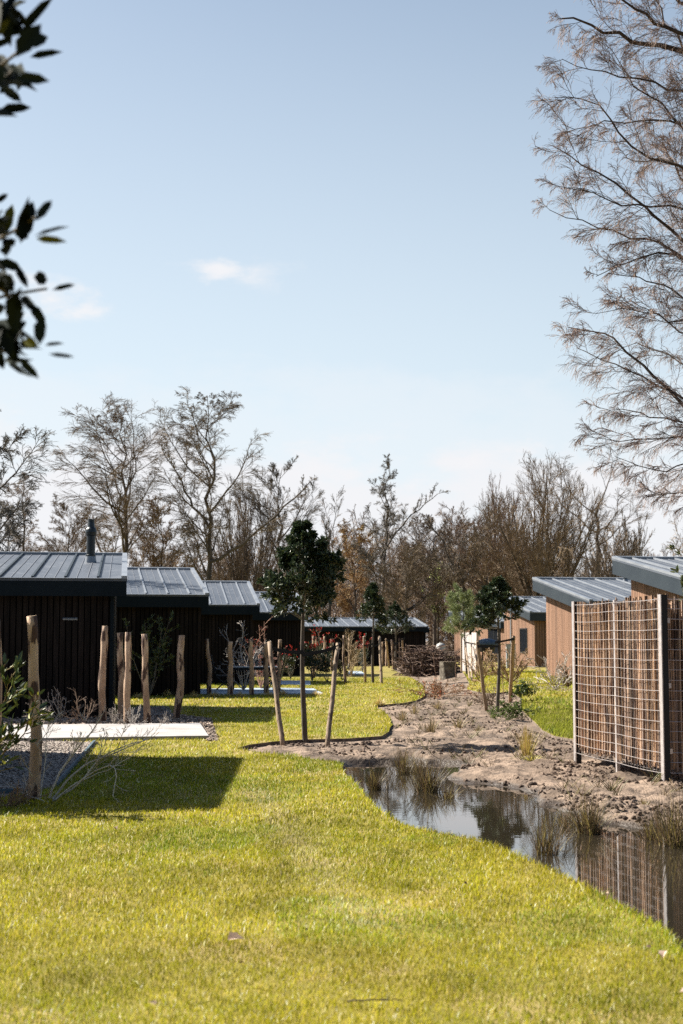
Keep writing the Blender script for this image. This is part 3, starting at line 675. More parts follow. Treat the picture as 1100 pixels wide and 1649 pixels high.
ST = [ # base, top, width px, label, bend
 ((56,1288),(50,992),20,'tallest and nearest stake, thick, in front of the gravel bed',.035),
 ((-2,1206),(-3,998),12,'stake cut by the left edge of the photo',.02),
 ((165,1164),(170,1008),13,'first stake of the row behind the pale slab, leaning slightly right',.03),
 ((196,1160),(193,1019),12,'blotchy stake with dark bark patches, just left of its paler twin',.03),
 ((204,1167),(207,1018),12,'pale stake just right of the blotchy one behind the slab',.02),
 ((238,1166),(233,1021),12,'stake with a blackened foot in front of the tall evergreen shrub',.03),
 ((284,1158),(291,1023),13,'leaning stake with a bent foot, last one before the lawn',.05),
 ((337,1119),(332,1029),8.5,'slim bent stake left of the garden chair',.05),
 ((371,1120),(371,1033),10,'stake between the garden chair and the garden table',.02),
 ((406,1120),(403,1029),8.5,'stake in front of the middle of the garden table',.04),
 ((429,1118),(427,1035),9,'stake at the right end of the garden table',.02),
 ((448,1118),(451,1030),7.5,'stake just right of the leaning prop of the largest staked tree',.02),
 ((478,1087),(479,1030),5,'thin stake left of the trunk of the largest staked tree',.01),
 ((503,1085),(501,1031),4,'thin orange stake right behind the trunk of the largest staked tree',.01),
 ((505.5,1092),(505.5,1024),5.5,'tallest of the pale stakes in the cluster of red-tipped shrubs',.02),
 ((510,1080),(510,1027),4,'thin stake right of the tallest one among the red-tipped shrubs',.01),
 ((517,1080),(517,1027),4,'stake under the highest red leaf tuft',.01),
 ((524,1082),(523,1025),5,'orange stake in the middle of the red-tipped shrubs',.01),
 ((534,1080),(534,1029),5,'stake just left of the right prop of the largest staked tree',.01),
 ((557,1100),(554,1023),5,'stake at the right end of the dark evergreen shrubs',.03),
 ((563,1079),(562,1027),4,'thin stake behind, right of the stake ending the dark shrubs',.01),
 ((634,1078),(631,1030),4,'far stake right of the small staked tree',.01),
 ((616,1074),(616,1034),3,'thin far stake nearest the small staked tree',.01),
 ((622,1073),(622,1028),3.4,'far stake in front of the pale-roofed cabin, second from the small tree',.01),
 ((643,1072),(643,1027),3,'far pale stake before the dark cabin with the grey door',.01),
 ((650,1073),(654,1037),2.4,'short leaning far stake just left of the brush heap',.01),
 ((637.5,1074),(637.5,1037),2.6,'far bare pole between the small staked tree and the brush heap',.01),
]
for i, (b_, t_, w_, lab, bd) in enumerate(ST): stake('wooden_stake', b_, t_, w_, lab, GS, bd, seed=i)

# ------------------------------------------------------------------ branch growth
def grow(P, R, r, n, t0, t1, a0, a1, ratio, K, wander, trop, rfac, shape=None, tip=.15, minr=.0, lenjit=.3):
    B, PK, _ = P.shape; T = np.gradient(P, axis=1); Lp = np.linalg.norm(np.diff(P, axis=1), axis=2).sum(1)
    t = t0 + (t1-t0)*((np.arange(n)[None, :] + r.random((B, n)))/n); bi = np.repeat(np.arange(B), n); tf = t.ravel()
    x = tf*(PK-1); i0 = np.minimum(x.astype(int), PK-2); fr = (x-i0)[:, None]
    pos = P[bi, i0]*(1-fr)+P[bi, i0+1]*fr; tan = T[bi, i0]*(1-fr)+T[bi, i0+1]*fr; tan /= np.linalg.norm(tan, axis=1, keepdims=True)+1e-12
    rad = R[bi, i0]*(1-fr[:, 0])+R[bi, i0+1]*fr[:, 0]
    rv = r.normal(0, 1, (len(bi), 3)); pr = rv - (rv*tan).sum(1, keepdims=True)*tan; pr /= np.linalg.norm(pr, axis=1, keepdims=True)+1e-12
    an = np.radians(a0+(a1-a0)*r.random(len(bi)))[:, None]; d = np.cos(an)*tan+np.sin(an)*pr
    L = Lp[bi]*ratio*(1-lenjit+2*lenjit*r.random(len(bi)))*(shape(tf) if shape else (1-.55*tf))
    r0 = np.minimum(rad*.75, np.maximum(L*rfac, minr)); pts = [pos]; step = (L/(K-1))[:, None]; tr = np.array(trop)
    for k in range(K-1):
        d = d + r.normal(0, wander, d.shape) + tr*(1 if k else .3); d /= np.linalg.norm(d, axis=1, keepdims=True); pts.append(pts[-1]+d*step)
    Pn = np.stack(pts, 1); s = np.linspace(0, 1, K)[None, :]; Rn = np.maximum(r0[:, None]*(1-(1-tip)*s), minr)
    return Pn, Rn
def path(pts, K, r, jit=0.0):
    pts = np.array([tuple(p) for p in pts], float); seg = np.linalg.norm(np.diff(pts, axis=0), axis=1); c = np.concatenate([[0], np.cumsum(seg)]); s = np.linspace(0, c[-1], K)
    o = np.stack([np.interp(s, c, pts[:, i]) for i in range(3)], 1)
    for _ in range(2): o[1:-1] = (o[:-2]+2*o[1:-1]+o[2:])/4
    o[1:-1] += r.normal(0, jit, (K-2, 3)) if jit else 0
    return o
def leaf_axes(r, n, size, up=.4, dirs=None, wid=.45):
    d = r.normal(0, 1, (n, 3)); 
    if dirs is not None: d = d*.6 + dirs
    d[:, 2] += up*0.5; d /= np.linalg.norm(d, axis=1, keepdims=True); v = r.normal(0, 1, (n, 3)); v[:, 2] += 1.2
    s = np.cross(d, v); s /= np.linalg.norm(s, axis=1, keepdims=True); nn = np.cross(s, d)
    sz = size*(.65+.7*r.random((n, 1))); return d*sz, s*sz*wid, nn*sz
LEAF_V = np.array([(0,0,0),(.3,-.42,.07),(.3,.42,.07),(.72,-.36,.05),(.72,.36,.05),(1,0,-.06),(.35,0,0),(.72,0,-.02)], float)
LEAF_F = [np.array([(0,1,6),(0,6,2),(3,5,7),(7,5,4)]), np.array([(1,3,7,6),(6,7,4,2)])]
DIA_V = np.array([(0,0,0),(.5,-.5,.1),(1,0,0),(.5,.5,.1)], float); DIA_F = [np.array([(0,1,2,3)])]

def bare_tree(px, Y, topy, label, spread=.30, style='birch', seed=0, tint=(.8,.78,.75), dens=1.0, r0=None, lean=0.0, basepx=None, group='bare trees behind the cabins', name='bare_tree', twigtint=None, buds=0, budcol=(.3,.18,.11), cat='tree', twr=.011, limbs=None):
    DS = 1.6 if Y >= 60 else 1.0; Y = Y*DS; twr = twr*DS; r0 = r0*DS if r0 else None
    r = np.random.default_rng(seed+100); top = W(px, topy, Y); b = W(basepx if basepx is not None else px, 1030, Y); zg = 0.0
    H = top.z - zg; base = Vector((b.x, Y, zg)); root = empty(name, base, label, cat, group)
    r0 = r0 or H*.014; K0 = 14; s = np.linspace(0, 1, K0); dxy = np.array([top.x-b.x, 0])
    if style in ('birch', 'leader'):
        P0 = np.stack([dxy[0]*s**1.2 + r.normal(0, .012*H, K0)*s, r.normal(0, .012*H, K0)*s, H*s-.3*(1-s)], 1)[None]
        R0 = (r0*(1-.93*s))[None]
        up = .10 if style == 'birch' else .06
        sh = lambda t: np.sin(np.clip((t-.05)/.95, .05, 1)*math.pi*.82+.35)
        L1 = grow(P0, R0, r, int(21*dens), .24, .97, 30, 62, spread*1.35, 10, .10, (0,0,up), .016, shape=sh, lenjit=.35)
        dro = -.04 if style == 'birch' else .04
        L2 = grow(*L1, r, 10, .2, .98, 22, 50, .40, 8, .12, (0,0,dro), .011, minr=.010*DS)
        L3 = grow(*L2, r, 8, .12, .98, 18, 48, .58, 6, .14, (0,0,dro*1.5), .008, minr=twr*.75)
        L4 = grow(*L3, r, 5, .15, 1, 14, 42, .85, 6, .15, (0,0,dro*2.5), .006, minr=twr*.5)
        trunk = [(P0, R0, 9), (*L1, 6)]; tw = [(*L2, 4), (*L3, 3), (*L4, 3)]
    elif style == 'vase':
        n0 = 11; P0 = np.stack([0*s, 0*s, H*.16*s-.2], 1)[None]; R0 = (r0*2.0*(1-.25*s))[None]
        L1 = grow(P0, R0, r, 28, .4, 1.0, 5, 84, 5.0, 12, .05, (0,0,.0), .012, shape=lambda t: 1+0*t, lenjit=.10)
        L2 = grow(*L1, r, 13, .22, .98, 25, 60, .46, 8, .10, (0,0,.03), .010, minr=.010*DS)
        L3 = grow(*L2, r, int(9*dens), .12, .98, 18, 50, .50, 6, .12, (0,0,.01), .008, minr=twr*.75)
        L4 = grow(*L3, r, 5, .1, 1, 12, 40, .75, 5, .14, (0,0,.02), .007, minr=twr*.5)
        trunk = [(P0, R0, 9), (*L1, 6)]; tw = [(*L2, 4), (*L3, 3), (*L4, 3)]
    else:  # upright, sparse
        P0 = np.stack([dxy[0]*s + r.normal(0, .008*H, K0)*s, r.normal(0, .008*H, K0)*s, H*.62*s-.3*(1-s)], 1)[None]; R0 = (r0*(1-.6*s))[None]
        L1 = grow(P0, R0, r, int(9*dens), .35, 1.0, 12, 38, .55*(.5+spread), 12, .06, (0,0,.10), .014, shape=lambda t: .8+.2*t, lenjit=.2)
        L2 = grow(*L1, r, 7, .25, .98, 20, 42, .38, 7, .09, (0,0,.07), .012, minr=.012*DS)
        L3 = grow(*L2, r, 7, .2, .98, 18, 45, .50, 6, .12, (0,0,.03), .008, minr=twr*.75)
        L4 = grow(*L3, r, 4, .2, 1, 15, 45, .7, 5, .15, (0,0,.0), .006, minr=twr*.5)
        trunk = [(P0, R0, 9), (*L1, 6)]; tw = [(*L2, 4), (*L3, 3), (*L4, 3)]
    allp = np.concatenate([a[0].reshape(-1, 3) for a in trunk[1:]+tw]); fz = (H*1.0)/np.percentile(allp[:, 2], 98.5 if style == 'vase' else 99.6); ax = P0[0]
    def cxy(z): return np.stack([np.interp(z, ax[:, 2], ax[:, 0]), np.interp(z, ax[:, 2], ax[:, 1])], -1)
    rr_ = np.linalg.norm(allp[:, :2]-cxy(allp[:, 2]), axis=1); fx = (spread*H)/np.percentile(rr_, 90)
    def sc(P):
        P = P.copy(); c = cxy(P[..., 2]); P[..., :2] = c+(P[..., :2]-c)*fx; P[..., 2] *= fz; return P
    trunk = [(sc(a[0]), a[1], a[2]) for a in trunk]; tw = [(sc(a[0]), a[1], a[2]) for a in tw]
    if limbs:
        ex = []
        for pts, rr in limbs:
            q = path([W(a, b2, Y+dy)-base for a, b2, dy in pts], 12, r, .06*DS); rr = rr*DS; ex.append(q)
        Pe = np.stack(ex); Re = np.stack([rr*DS*(1-.75*np.linspace(0,1,12)) for _, rr in limbs]); trunk.append((Pe, Re, 7))
        E2 = grow(Pe, Re, r, 12, .25, 1, 25, 60, .28, 7, .12, (0,0,.03), .014, minr=.012*DS); E3 = grow(*E2, r, 7, .15, 1, 20, 50, .45, 5, .15, (0,0,0), .01, minr=twr); E4 = grow(*E3, r, 5, .2, 1, 20, 50, .6, 4, .18, (0,0,-.04), .008, minr=twr*.7)
        tw += [(*E2, 4), (*E3, 3), (*E4, 3)]
    mb = MB()
    for P, R, sd in trunk: mb.tubes(P, R, sd, tint)
    mb.build('trunk', M['bark'], root, smooth=True)
    mb = MB(); tt = twigtint or tint
    for P, R, sd in tw: mb.tubes(P, R, sd, tt)
    if buds:
        P = tw[2][0]; n = int(buds*.35); bi = r.integers(0, len(P), n); ki = r.integers(1, P.shape[1], n); pos = P[bi, ki] + r.normal(0, .04, (n, 3))
        X, Yx, Z = leaf_axes(r, n, .075*DS, up=-.4, wid=.6); cc = np.array(budcol)[None]*(.6+.8*r.random((n, 1)))/np.array((.165,.12,.09)); mb.inst(DIA_V, DIA_F, pos, X, Yx, Z, cc)
    mb.build('crown', M['twig'], root, smooth=False); return root
br = (1.15,1.0,.88); gy = (.9,.9,.9); dk = (.6,.6,.62); yb = (1.9,1.35,.75); rb = (1.35,1.1,.95)
BT = [
 dict(px=200,Y=70,topy=640,label='tall twiggy birch rising behind the black flue',spread=0.23,dens=1.4,seed=1,twigtint=(1.0,.85,.75),buds=0,budcol=(.16,.11,.09)),
 dict(px=338,Y=66,topy=632,basepx=336,label='tallest open-crowned tree left of centre, with a long arching limb to the right',spread=0.2,dens=1.1,seed=2,twigtint=(.95,.85,.75),r0=.17,buds=0,budcol=(.16,.11,.08),
      limbs=[([(338,905,0),(380,885,0),(420,855,0),(460,810,.5),(500,775,1)],.09),([(336,850,0),(300,800,0),(285,760,0),(262,720,0)],.07)]),
 dict(px=452,Y=78,topy=738,label='rounder bare tree directly left of the largest staked evergreen',spread=0.22,dens=1.0,seed=3,style='leader'),
 dict(px=530,Y=75,topy=785,label='thin upright tree rising just right of the largest staked evergreen',spread=0.11,style='upright',dens=.7,seed=4,tint=gy),
 dict(px=626,Y=72,topy=735,basepx=612,label='slender leaning tree behind the small staked tree, top nodding left',spread=0.14,dens=.9,seed=5,r0=.12,buds=0,budcol=(.2,.13,.08),
      limbs=[([(612,900,0),(640,850,0),(675,820,0),(705,795,0)],.06)]),
 dict(px=700,Y=80,topy=820,label='brown dense tree filling the middle gap left of the round crown',spread=0.24,style='leader',dens=1.3,seed=6,twigtint=br,buds=0),
 dict(px=872,Y=72,topy=762,label='broad round many-stemmed tree behind the second brown cabin',spread=0.5,style='vase',dens=1.0,seed=7,twigtint=(1.3,1.08,.84),r0=.13),
 dict(px=960,Y=82,topy=700,label='tall tree with long upright stems above the round crown on the right',spread=0.27,style='upright',dens=1.0,seed=8,tint=(.8,.75,.72)),
 dict(px=38,Y=75,topy=762,label='thin pale tree far left beyond the nearest cabin roof',spread=0.13,style='birch',dens=.8,seed=9,twigtint=(1.3,1.05,.9)),
 dict(px=112,Y=80,topy=800,label='bushy brown tree left of the tall twiggy birch',spread=0.28,style='leader',dens=1.1,seed=10,twigtint=br),
 dict(px=262,Y=72,topy=800,label='dense brown tree between the twiggy birch and the open-crowned tree',spread=0.22,style='leader',dens=1.4,seed=11,twigtint=rb,buds=0),
 dict(px=395,Y=76,topy=800,label='low brown tree right of the open-crowned trunk, above the third cabin roof',spread=0.3,style='vase',dens=.6,seed=12,twigtint=br),
 dict(px=570,Y=84,topy=840,label='ochre willow right of the largest staked evergreen',spread=0.2,style='birch',dens=1.4,seed=13,twigtint=yb,buds=9000,budcol=(.36,.24,.10),name='willow_tree'),
 dict(px=655,Y=70,topy=880,label='small round-headed tree above the far dark cabin',spread=0.34,style='leader',dens=1.0,seed=14,twigtint=(1.1,.98,.85),r0=.12),
 dict(px=740,Y=70,topy=835,basepx=765,label='dark multi-limbed tree leaning left behind the pine',spread=0.22,style='upright',dens=1.0,seed=15,tint=(.75,.7,.65),
      limbs=[([(762,985,0),(740,930,0),(715,880,0),(690,835,0)],.08)]),
 dict(px=745,Y=88,topy=818,label='pinkish brown tree behind the one leaning left',spread=0.26,style='leader',dens=1.3,seed=16,twigtint=rb,buds=0),
 dict(px=805,Y=86,topy=800,label='pinkish brown tree at the left flank of the round crown',spread=0.32,style='vase',dens=.8,seed=17,twigtint=(1.5,1.15,.95)),
 dict(px=-15,Y=45,topy=640,label='birch at the left edge with drooping twig tips entering the photo',spread=0.17,dens=1.0,seed=18,tint=gy),
 dict(px=705,Y=74,topy=905,label='young yellow-green budding tree behind the brush heap',spread=0.16,style='upright',dens=1.3,seed=19,tint=(.8,.75,.6),buds=2600,budcol=(.36,.34,.10)),
 dict(px=1000,Y=60,topy=850,label='low brown tree between the second and nearest brown cabin roofs',spread=0.3,style='vase',dens=.5,seed=20,twigtint=br),
]
for d in BT: bare_tree(**d)

# far-off wood closing the horizon: one mass of trunks and twigs
def far_wood():
    r = np.random.default_rng(77); mb = MB(); n = 760
    x = r.uniform(-110, 110, n); y = r.uniform(150, 195, n); P = []; K = 7; s = np.linspace(0, 1, K); H = r.uniform(7, 13, n)+np.where(np.abs(x-13) < 16, 2.0, 0)
    P = np.stack([x[:, None]+r.normal(0, .25, (n, K))*s, y[:, None]+0*s[None, :], H[:, None]*s[None, :]-.1], -1)
    R = (H*.010)[:, None]*(1-.85*s)[None, :]; cols = np.array([(1.2,.98,.8),(1.55,1.25,.95),(.9,.82,.74),(1.75,1.4,.9),(1.4,1.15,1.0)])
    c0 = cols[r.integers(0, 5, n)]; mb.tubes(P, R, 4, c0)
    L1 = grow(P, R, r, 12, .05, 1, 20, 60, .40, 6, .12, (0,0,.06), .014, minr=.03); c1 = np.repeat(c0, 12, 0); mb.tubes(*L1, 3, c1)
    L2 = grow(*L1, r, 9, .1, 1, 20, 60, .5, 4, .15, (0,0,.03), .010, minr=.021); c2 = np.repeat(c1, 9, 0); mb.tubes(*L2, 3, c2)
    L3 = grow(*L2, r, 3, .1, 1, 20, 60, .7, 3, .15, (0,0,.0), .010, minr=.016); mb.tubes(*L3, 3, np.repeat(c2, 3, 0))
    n = 300; x = r.uniform(-95, 95, n); y = r.uniform(132, 146, n); P = np.stack([x[:, None]+0*s, y[:, None]+0*s[None, :], (r.uniform(1.2, 3.4, n))[:, None]*s[None, :]-.1], -1); R = np.full((n, K), .04); c0 = cols[r.integers(0, 5, n)]*.8
    mb.tubes(P, R, 4, c0); L1 = grow(P, R, r, 10, .0, .9, 30, 90, .8, 5, .15, (0,0,.05), .02, minr=.02); mb.tubes(*L1, 3, np.repeat(c0, 10, 0)); L2 = grow(*L1, r, 8, .1, 1, 20, 60, .7, 4, .15, (0,0,.03), .010, minr=.03); mb.tubes(*L2, 3, np.repeat(c0, 80, 0)); L3 = grow(*L2, r, 3, .1, 1, 20, 60, .7, 3, .15, (0,0,.0), .010, minr=.014); mb.tubes(*L3, 3, np.repeat(c0, 240, 0))
    tag(mb.build('woodland', M['twig']), 'brown bare wood far behind all the cabins', 'woodland', kind='stuff')
far_wood()

# ------------------------------------------------------------------ staked evergreens
def evergreen(basepx, toppx, crown, label, stakes, leafsz, nleaf, seed, yoff=0.0, crossbars=(), tint=(1,1,1), group='staked young evergreen trees', trunkw=8, gap=True, straps=(), name='evergreen_tree'):
    """crown: (px_left, px_right, py_top, py_bottom)"""
    r = np.random.default_rng(seed); g = G(*basepx); zt = terr(g.x, g.y); g = G(basepx[0], basepx[1], zt); Y = g.y; s_ = Y/F
    root = empty(name, g, label, 'tree', group)
    T = W(toppx[0], toppx[1]+6, Y)-g; cb = (W(0, crown[3], Y)-g).z; H = T.z
    K = 16; s = np.linspace(0, 1, K); P0 = np.stack([T.x*s + .02*np.sin(s*7+seed), .02*np.cos(s*5), -.1*(1-s)+H*s], 1)[None]; R0 = (trunkw*s_/2*(1-.85*s**1.3))[None]
    mb = MB(); mb.tubes(P0, R0, 10); mb.build('trunk', M['bark'], root, smooth=True)
    hw = (crown[1]-crown[0])/2*s_; cx = ((crown[0]+crown[1])/2-basepx[0])*s_
    tb = max(.05, (cb-.05)/H)
    sh = lambda t: np.clip(1.12*np.clip(1-(t-tb)/(1-tb), 0, 1)**.85, .12, 1)
    L1 = grow(P0, R0, r, 40, tb+.02, .98, 55, 95, hw/H*1.27, 7, .08, (0,0,.05), .012, shape=sh, lenjit=.2)
    L2 = grow(*L1, r, 7, .25, 1, 25, 60, .42, 5, .12, (0,0,.08), .012, minr=.003)
    L3 = grow(*L2, r, 3, .3, 1, 25, 60, .6, 4, .12, (0,0,.08), .01, minr=.002)
    cr = MB()
    for P, R, sd in ((*L1, 5), (*L2, 4), (*L3, 3)): cr.tubes(P, R, sd)
    lim = cr.build('limbs', M['twig'], root)
    # leaves along the outer twigs, in tufts
    P = np.concatenate([L2[0][:, 1:].reshape(-1, 3), L3[0][:, 1:].reshape(-1, 3), L3[0][:, -1], L3[0][:, -1]]); D = np.concatenate([np.gradient(L2[0], axis=1)[:, 1:].reshape(-1, 3), np.gradient(L3[0], axis=1)[:, 1:].reshape(-1, 3)]+[np.gradient(L3[0], axis=1)[:, -1]]*2)
    D /= np.linalg.norm(D, axis=1, keepdims=True)+1e-9; k = r.integers(0, len(P), nleaf); pos = P[k]+r.normal(0, .012, (nleaf, 3))
    zr = pos[:, 2]/H; cen = np.stack([T.x*zr, 0*zr], 1)
    lat = np.where(zr < tb+.12, 1.0, .97)[:, None]; pos[:, :2] = cen+(pos[:, :2]-cen)*lat
    X, Yx, Z = leaf_axes(r, nleaf, leafsz, up=.35, dirs=D[k], wid=.42)
    base = np.array([(.026,.044,.022),(.04,.062,.028),(.06,.078,.03),(.12,.14,.04)])[r.choice(4, nleaf, p=[.42,.36,.17,.05])]
    col = base*(.7+.6*r.random((nleaf, 1)))*np.array(tint); lm = MB(); lm.inst(LEAF_V, LEAF_F, pos, X, Yx, Z, col); lm.build('leaves', M['leaf'], root, smooth=False)
    return root, g
def prop(root, g, base, top, wpx, seed):
    gb = G(base[0], base[1], terr(*G(*base)[:2])); 
    r = random.Random(seed); t = W(top[0], top[1], g.y); K = 8; pts = []; rad = wpx*gb.y/F/2
    for q in range(K): s = q/(K-1); p = gb.lerp(t, s)-g; pts.append(p+Vector((.006*math.sin(q*1.7+seed), 0, -.12*(1-s))))
    mb = MB(); tube_path(mb, pts, [rad*(1.08-.12*q/(K-1)) for q in range(K)], 10); mb.build('prop_stake', M['stake2'], root, smooth=True); return t
def strap(root, g, a, b, wpx, Yo=0.0, sag=0.0):
    A = W(a[0], a[1], g.y+Yo)-g; B = W(b[0], b[1], g.y+Yo)-g; h = wpx*g.y/F; K = 8; V = []
    for q in range(K):
        s = q/(K-1); p = A.lerp(B, s); p.z -= sag*math.sin(s*math.pi); tw = h*(.5-.12*math.sin(s*math.pi))
        for dy, dz in ((-.012,-tw),(.012,-tw),(.012,tw),(-.012,tw)): V.append((p.x, p.y+dy, p.z+dz))
    Fq = [[i*4+j, i*4+(j+1)%4, (i+1)*4+(j+1)%4, (i+1)*4+j] for i in range(K-1) for j in range(4)]+[[3,2,1,0],[4*K-4,4*K-3,4*K-2,4*K-1]]
    mb = MB(); mb.add(V, np.array(Fq)); mb.build('strap', M['strap'], root)
t, g = evergreen((490,1196),(487,833),(426,553,833,1006),'largest staked evergreen tree in the middle of the photo, on a patch of bare soil',None,.082,15000,21,trunkw=9.5)
prop(t, g, (457,1199), (434,1034), 8, 1); prop(t, g, (526,1201), (544,1036), 8, 2); strap(t, g, (436,1043), (488,1050), 7, -.05, .03); strap(t, g, (488,1054), (549,1040), 7, -.05, .02)
t, g = evergreen((601,1102),(600,933),(580,624,935,1008),'small staked evergreen left of the brush heap, on the lawn',None,.11,4500,22,trunkw=5)
prop(t, g, (589,1101), (586,1025), 4, 3); prop(t, g, (615,1103), (611,1025), 4.5, 4); strap(t, g, (585,1040), (601,1037), 3, -.06); strap(t, g, (601,1041), (612,1037), 3, -.06)
t, g = evergreen((638,1079),(636,965),(616,658,965,1022),'darker staked evergreen just behind the small staked one',None,.12,3500,23,trunkw=4,tint=(.8,.85,.85))
prop(t, g, (627,1077), (622,1030), 3, 5); prop(t, g, (650,1077), (648,1030), 3, 6); strap(t, g, (621,1030), (637,1037), 3, -.06); strap(t, g, (637,1037), (652,1027), 3, -.06)
t, g = evergreen((802,1146),(803,926),(772,840,926,1011),'staked evergreen on the right, at the edge of the sandy soil by the brown cabins',None,.085,9000,24,trunkw=6.5)
prop(t, g, (784,1143), (769,1033), 5.5, 7); prop(t, g, (821,1128), (827,1026), 5.5, 8); strap(t, g, (797,1035), (828,1029), 4, -.05); strap(t, g, (769,1041), (803,1041), 4, -.05)
# leaning strapped pine
def pine():
    r = np.random.default_rng(31); g = G(752,1090, .1); root = empty('pine_tree', g, 'young pale green pine with three thin props left of the staked evergreen on the right', 'tree')
    H = (W(748,960,g.y)-g).z; K = 12; s = np.linspace(0, 1, K); P0 = np.stack([-.15*s, 0*s, H*s-.1], 1)[None]; R0 = (.05*(1-.8*s))[None]
    mb = MB(); mb.tubes(P0, R0, 8); mb.build('trunk', M['bark'], root, smooth=True)
    L1 = grow(P0, R0, r, 30, .45, .98, 40, 80, .34, 6, .1, (0,0,.12), .012); L2 = grow(*L1, r, 5, .3, 1, 25, 50, .5, 4, .1, (0,0,.12), .01, minr=.004)
    mb = MB(); mb.tubes(*L1, 4); mb.tubes(*L2, 3); mb.build('limbs', M['twig'], root)
    P = np.concatenate([L2[0][:, 1:].reshape(-1, 3), L1[0][:, 3:].reshape(-1, 3)]); D = np.concatenate([np.gradient(L2[0], axis=1)[:, 1:].reshape(-1, 3), np.gradient(L1[0], axis=1)[:, 3:].reshape(-1, 3)]); D /= np.linalg.norm(D, axis=1, keepdims=True)
    n = 14000; k = r.integers(0, len(P), n); d = D[k]*.8+r.normal(0, .6, (n, 3)); d /= np.linalg.norm(d, axis=1, keepdims=True); sd = np.cross(d, r.normal(0, 1, (n, 3))); sd /= np.linalg.norm(sd, axis=1, keepdims=True)
    L = .15*(.7+.6*r.random((n, 1))); mb = MB(); mb.inst(DIA_V, DIA_F, P[k], d*L, sd*.012, np.cross(d, sd)*.02, np.array((.25,.29,.13))[None]*(.5+.9*r.random((n, 1)))); mb.build('needles', M['needle'], root)
    for a, b in (((757,1092),(749,1034)),((766,1090),(768,1034)),((760,1098),(759,1036))): prop(root, g, a, b, 3, 9)
    strap(root, g, (748,1034), (770,1038), 2.5, -.05)
pine()

# ------------------------------------------------------------------ shrubs
def leafy_shrub(basepx, w, h, label, n, sz, cols, seed, cat='shrub', name='leafy_shrub', group=None, tops=None, upright=.35, red=None, zoff=0, glossy='leaf', ang=(8, 42), stems=9):
    r = np.random.default_rng(seed); g = G(*basepx); zg = zrise(g.x, g.y)+zoff; g = G(basepx[0], basepx[1], zg); s_ = g.y/F
    root = empty(name, g, label, cat, group); H = h*s_; Wd = w*s_
    P0 = np.array([[(0,0,-.08),(0,0,-.02),(0,0,.03)]]); R0 = np.full((1,3), .03)
    L1 = grow(P0, R0, r, stems, .5, 1, ang[0], ang[1], H*.92/.11, 8, .08, (0,0,upright*.2), .010, shape=lambda t: 1+0*t, lenjit=.25)
    # squash to the wanted width
    L1[0][:, :, 0] *= Wd/(H*.9+1e-6)*1.1; L1[0][:, :, 1] *= Wd/(H*.9+1e-6)
    L2 = grow(*L1, r, 6, .25, 1, 25, 55, .36, 5, .1, (0,0,.08), .01, minr=.003)
    mb = MB(); mb.tubes(*L1, 5); mb.tubes(*L2, 3); mb.build('stems', M['twig'], root)
    P = np.concatenate([L2[0][:, 1:].reshape(-1, 3), L2[0][:, -1], L1[0][:, 4:].reshape(-1, 3)]); D = np.concatenate([np.gradient(L2[0], axis=1)[:, 1:].reshape(-1, 3), np.gradient(L2[0], axis=1)[:, -1], np.gradient(L1[0], axis=1)[:, 4:].reshape(-1, 3)]); D /= np.linalg.norm(D, axis=1, keepdims=True)+1e-9
    k = r.integers(0, len(P), n); pos = P[k]+r.normal(0, sz*.15, (n, 3)); X, Y_, Z = leaf_axes(r, n, sz, up=.5, dirs=D[k], wid=.36)
    c = np.array(cols)[r.integers(0, len(cols), n)]*(.7+.6*r.random((n, 1)))
    if red:
        rr = (pos[:, 2] > H*red) & (r.random(n) < .65); c[rr] = np.array((.50,.035,.03))*(.6+.8*r.random((rr.sum(), 1)))
    mb = MB(); mb.inst(LEAF_V, LEAF_F, pos, X, Y_, Z, c); mb.build('leaves', M[glossy], root); return root
dg = [(.022,.038,.018),(.035,.055,.022),(.05,.075,.028)]; yg = [(.16,.17,.03),(.07,.09,.03),(.28,.26,.05)]
leafy_shrub((240,1122), 62, 122, 'tall glossy evergreen shrub with one high shoot, between the dark-footed and the leaning stake', 1700, .10, dg+[(.09,.12,.05)], 41, upright=.5, group=None)
leafy_shrub((468,1094), 26, 46, 'small red-tipped shrub just left of the trunk of the largest staked tree', 420, .10, dg, 42, red=.80)
leafy_shrub((503,1097), 40, 62, 'red-tipped shrub right of the trunk of the largest staked tree', 1000, .10, dg, 43, red=.82)
leafy_shrub((528,1099), 46, 44, 'low dark evergreen shrub between the red-tipped one and the right prop', 1300, .09, [(.018,.028,.015),(.03,.045,.02)], 44)
leafy_shrub((517,1081), 40, 62, 'taller red-topped shrub among the cluster of stakes', 700, .10, dg, 45, red=.72)
leafy_shrub((551,1097), 26, 34, 'dark shrub at the foot of the stake ending the evergreens', 600, .08, [(.04,.04,.02),(.07,.06,.03)], 46)
leafy_shrub((584,1082), 22, 56, 'red-topped shrub behind the left prop of the small staked tree', 500, .11, dg, 47, red=.66)
leafy_shrub((664,1066), 18, 44, 'far shrub with a bright red top before the dark cabin door', 420, .13, dg, 48, red=.55)
leafy_shrub((1140,1180), 90, 300, 'large pale-edged evergreen shrub entering from the right edge over the stick screen', 3200, .10, [(.06,.09,.035),(.10,.12,.05),(.22,.22,.10)], 49, upright=.6, ang=(4, 30), stems=12)
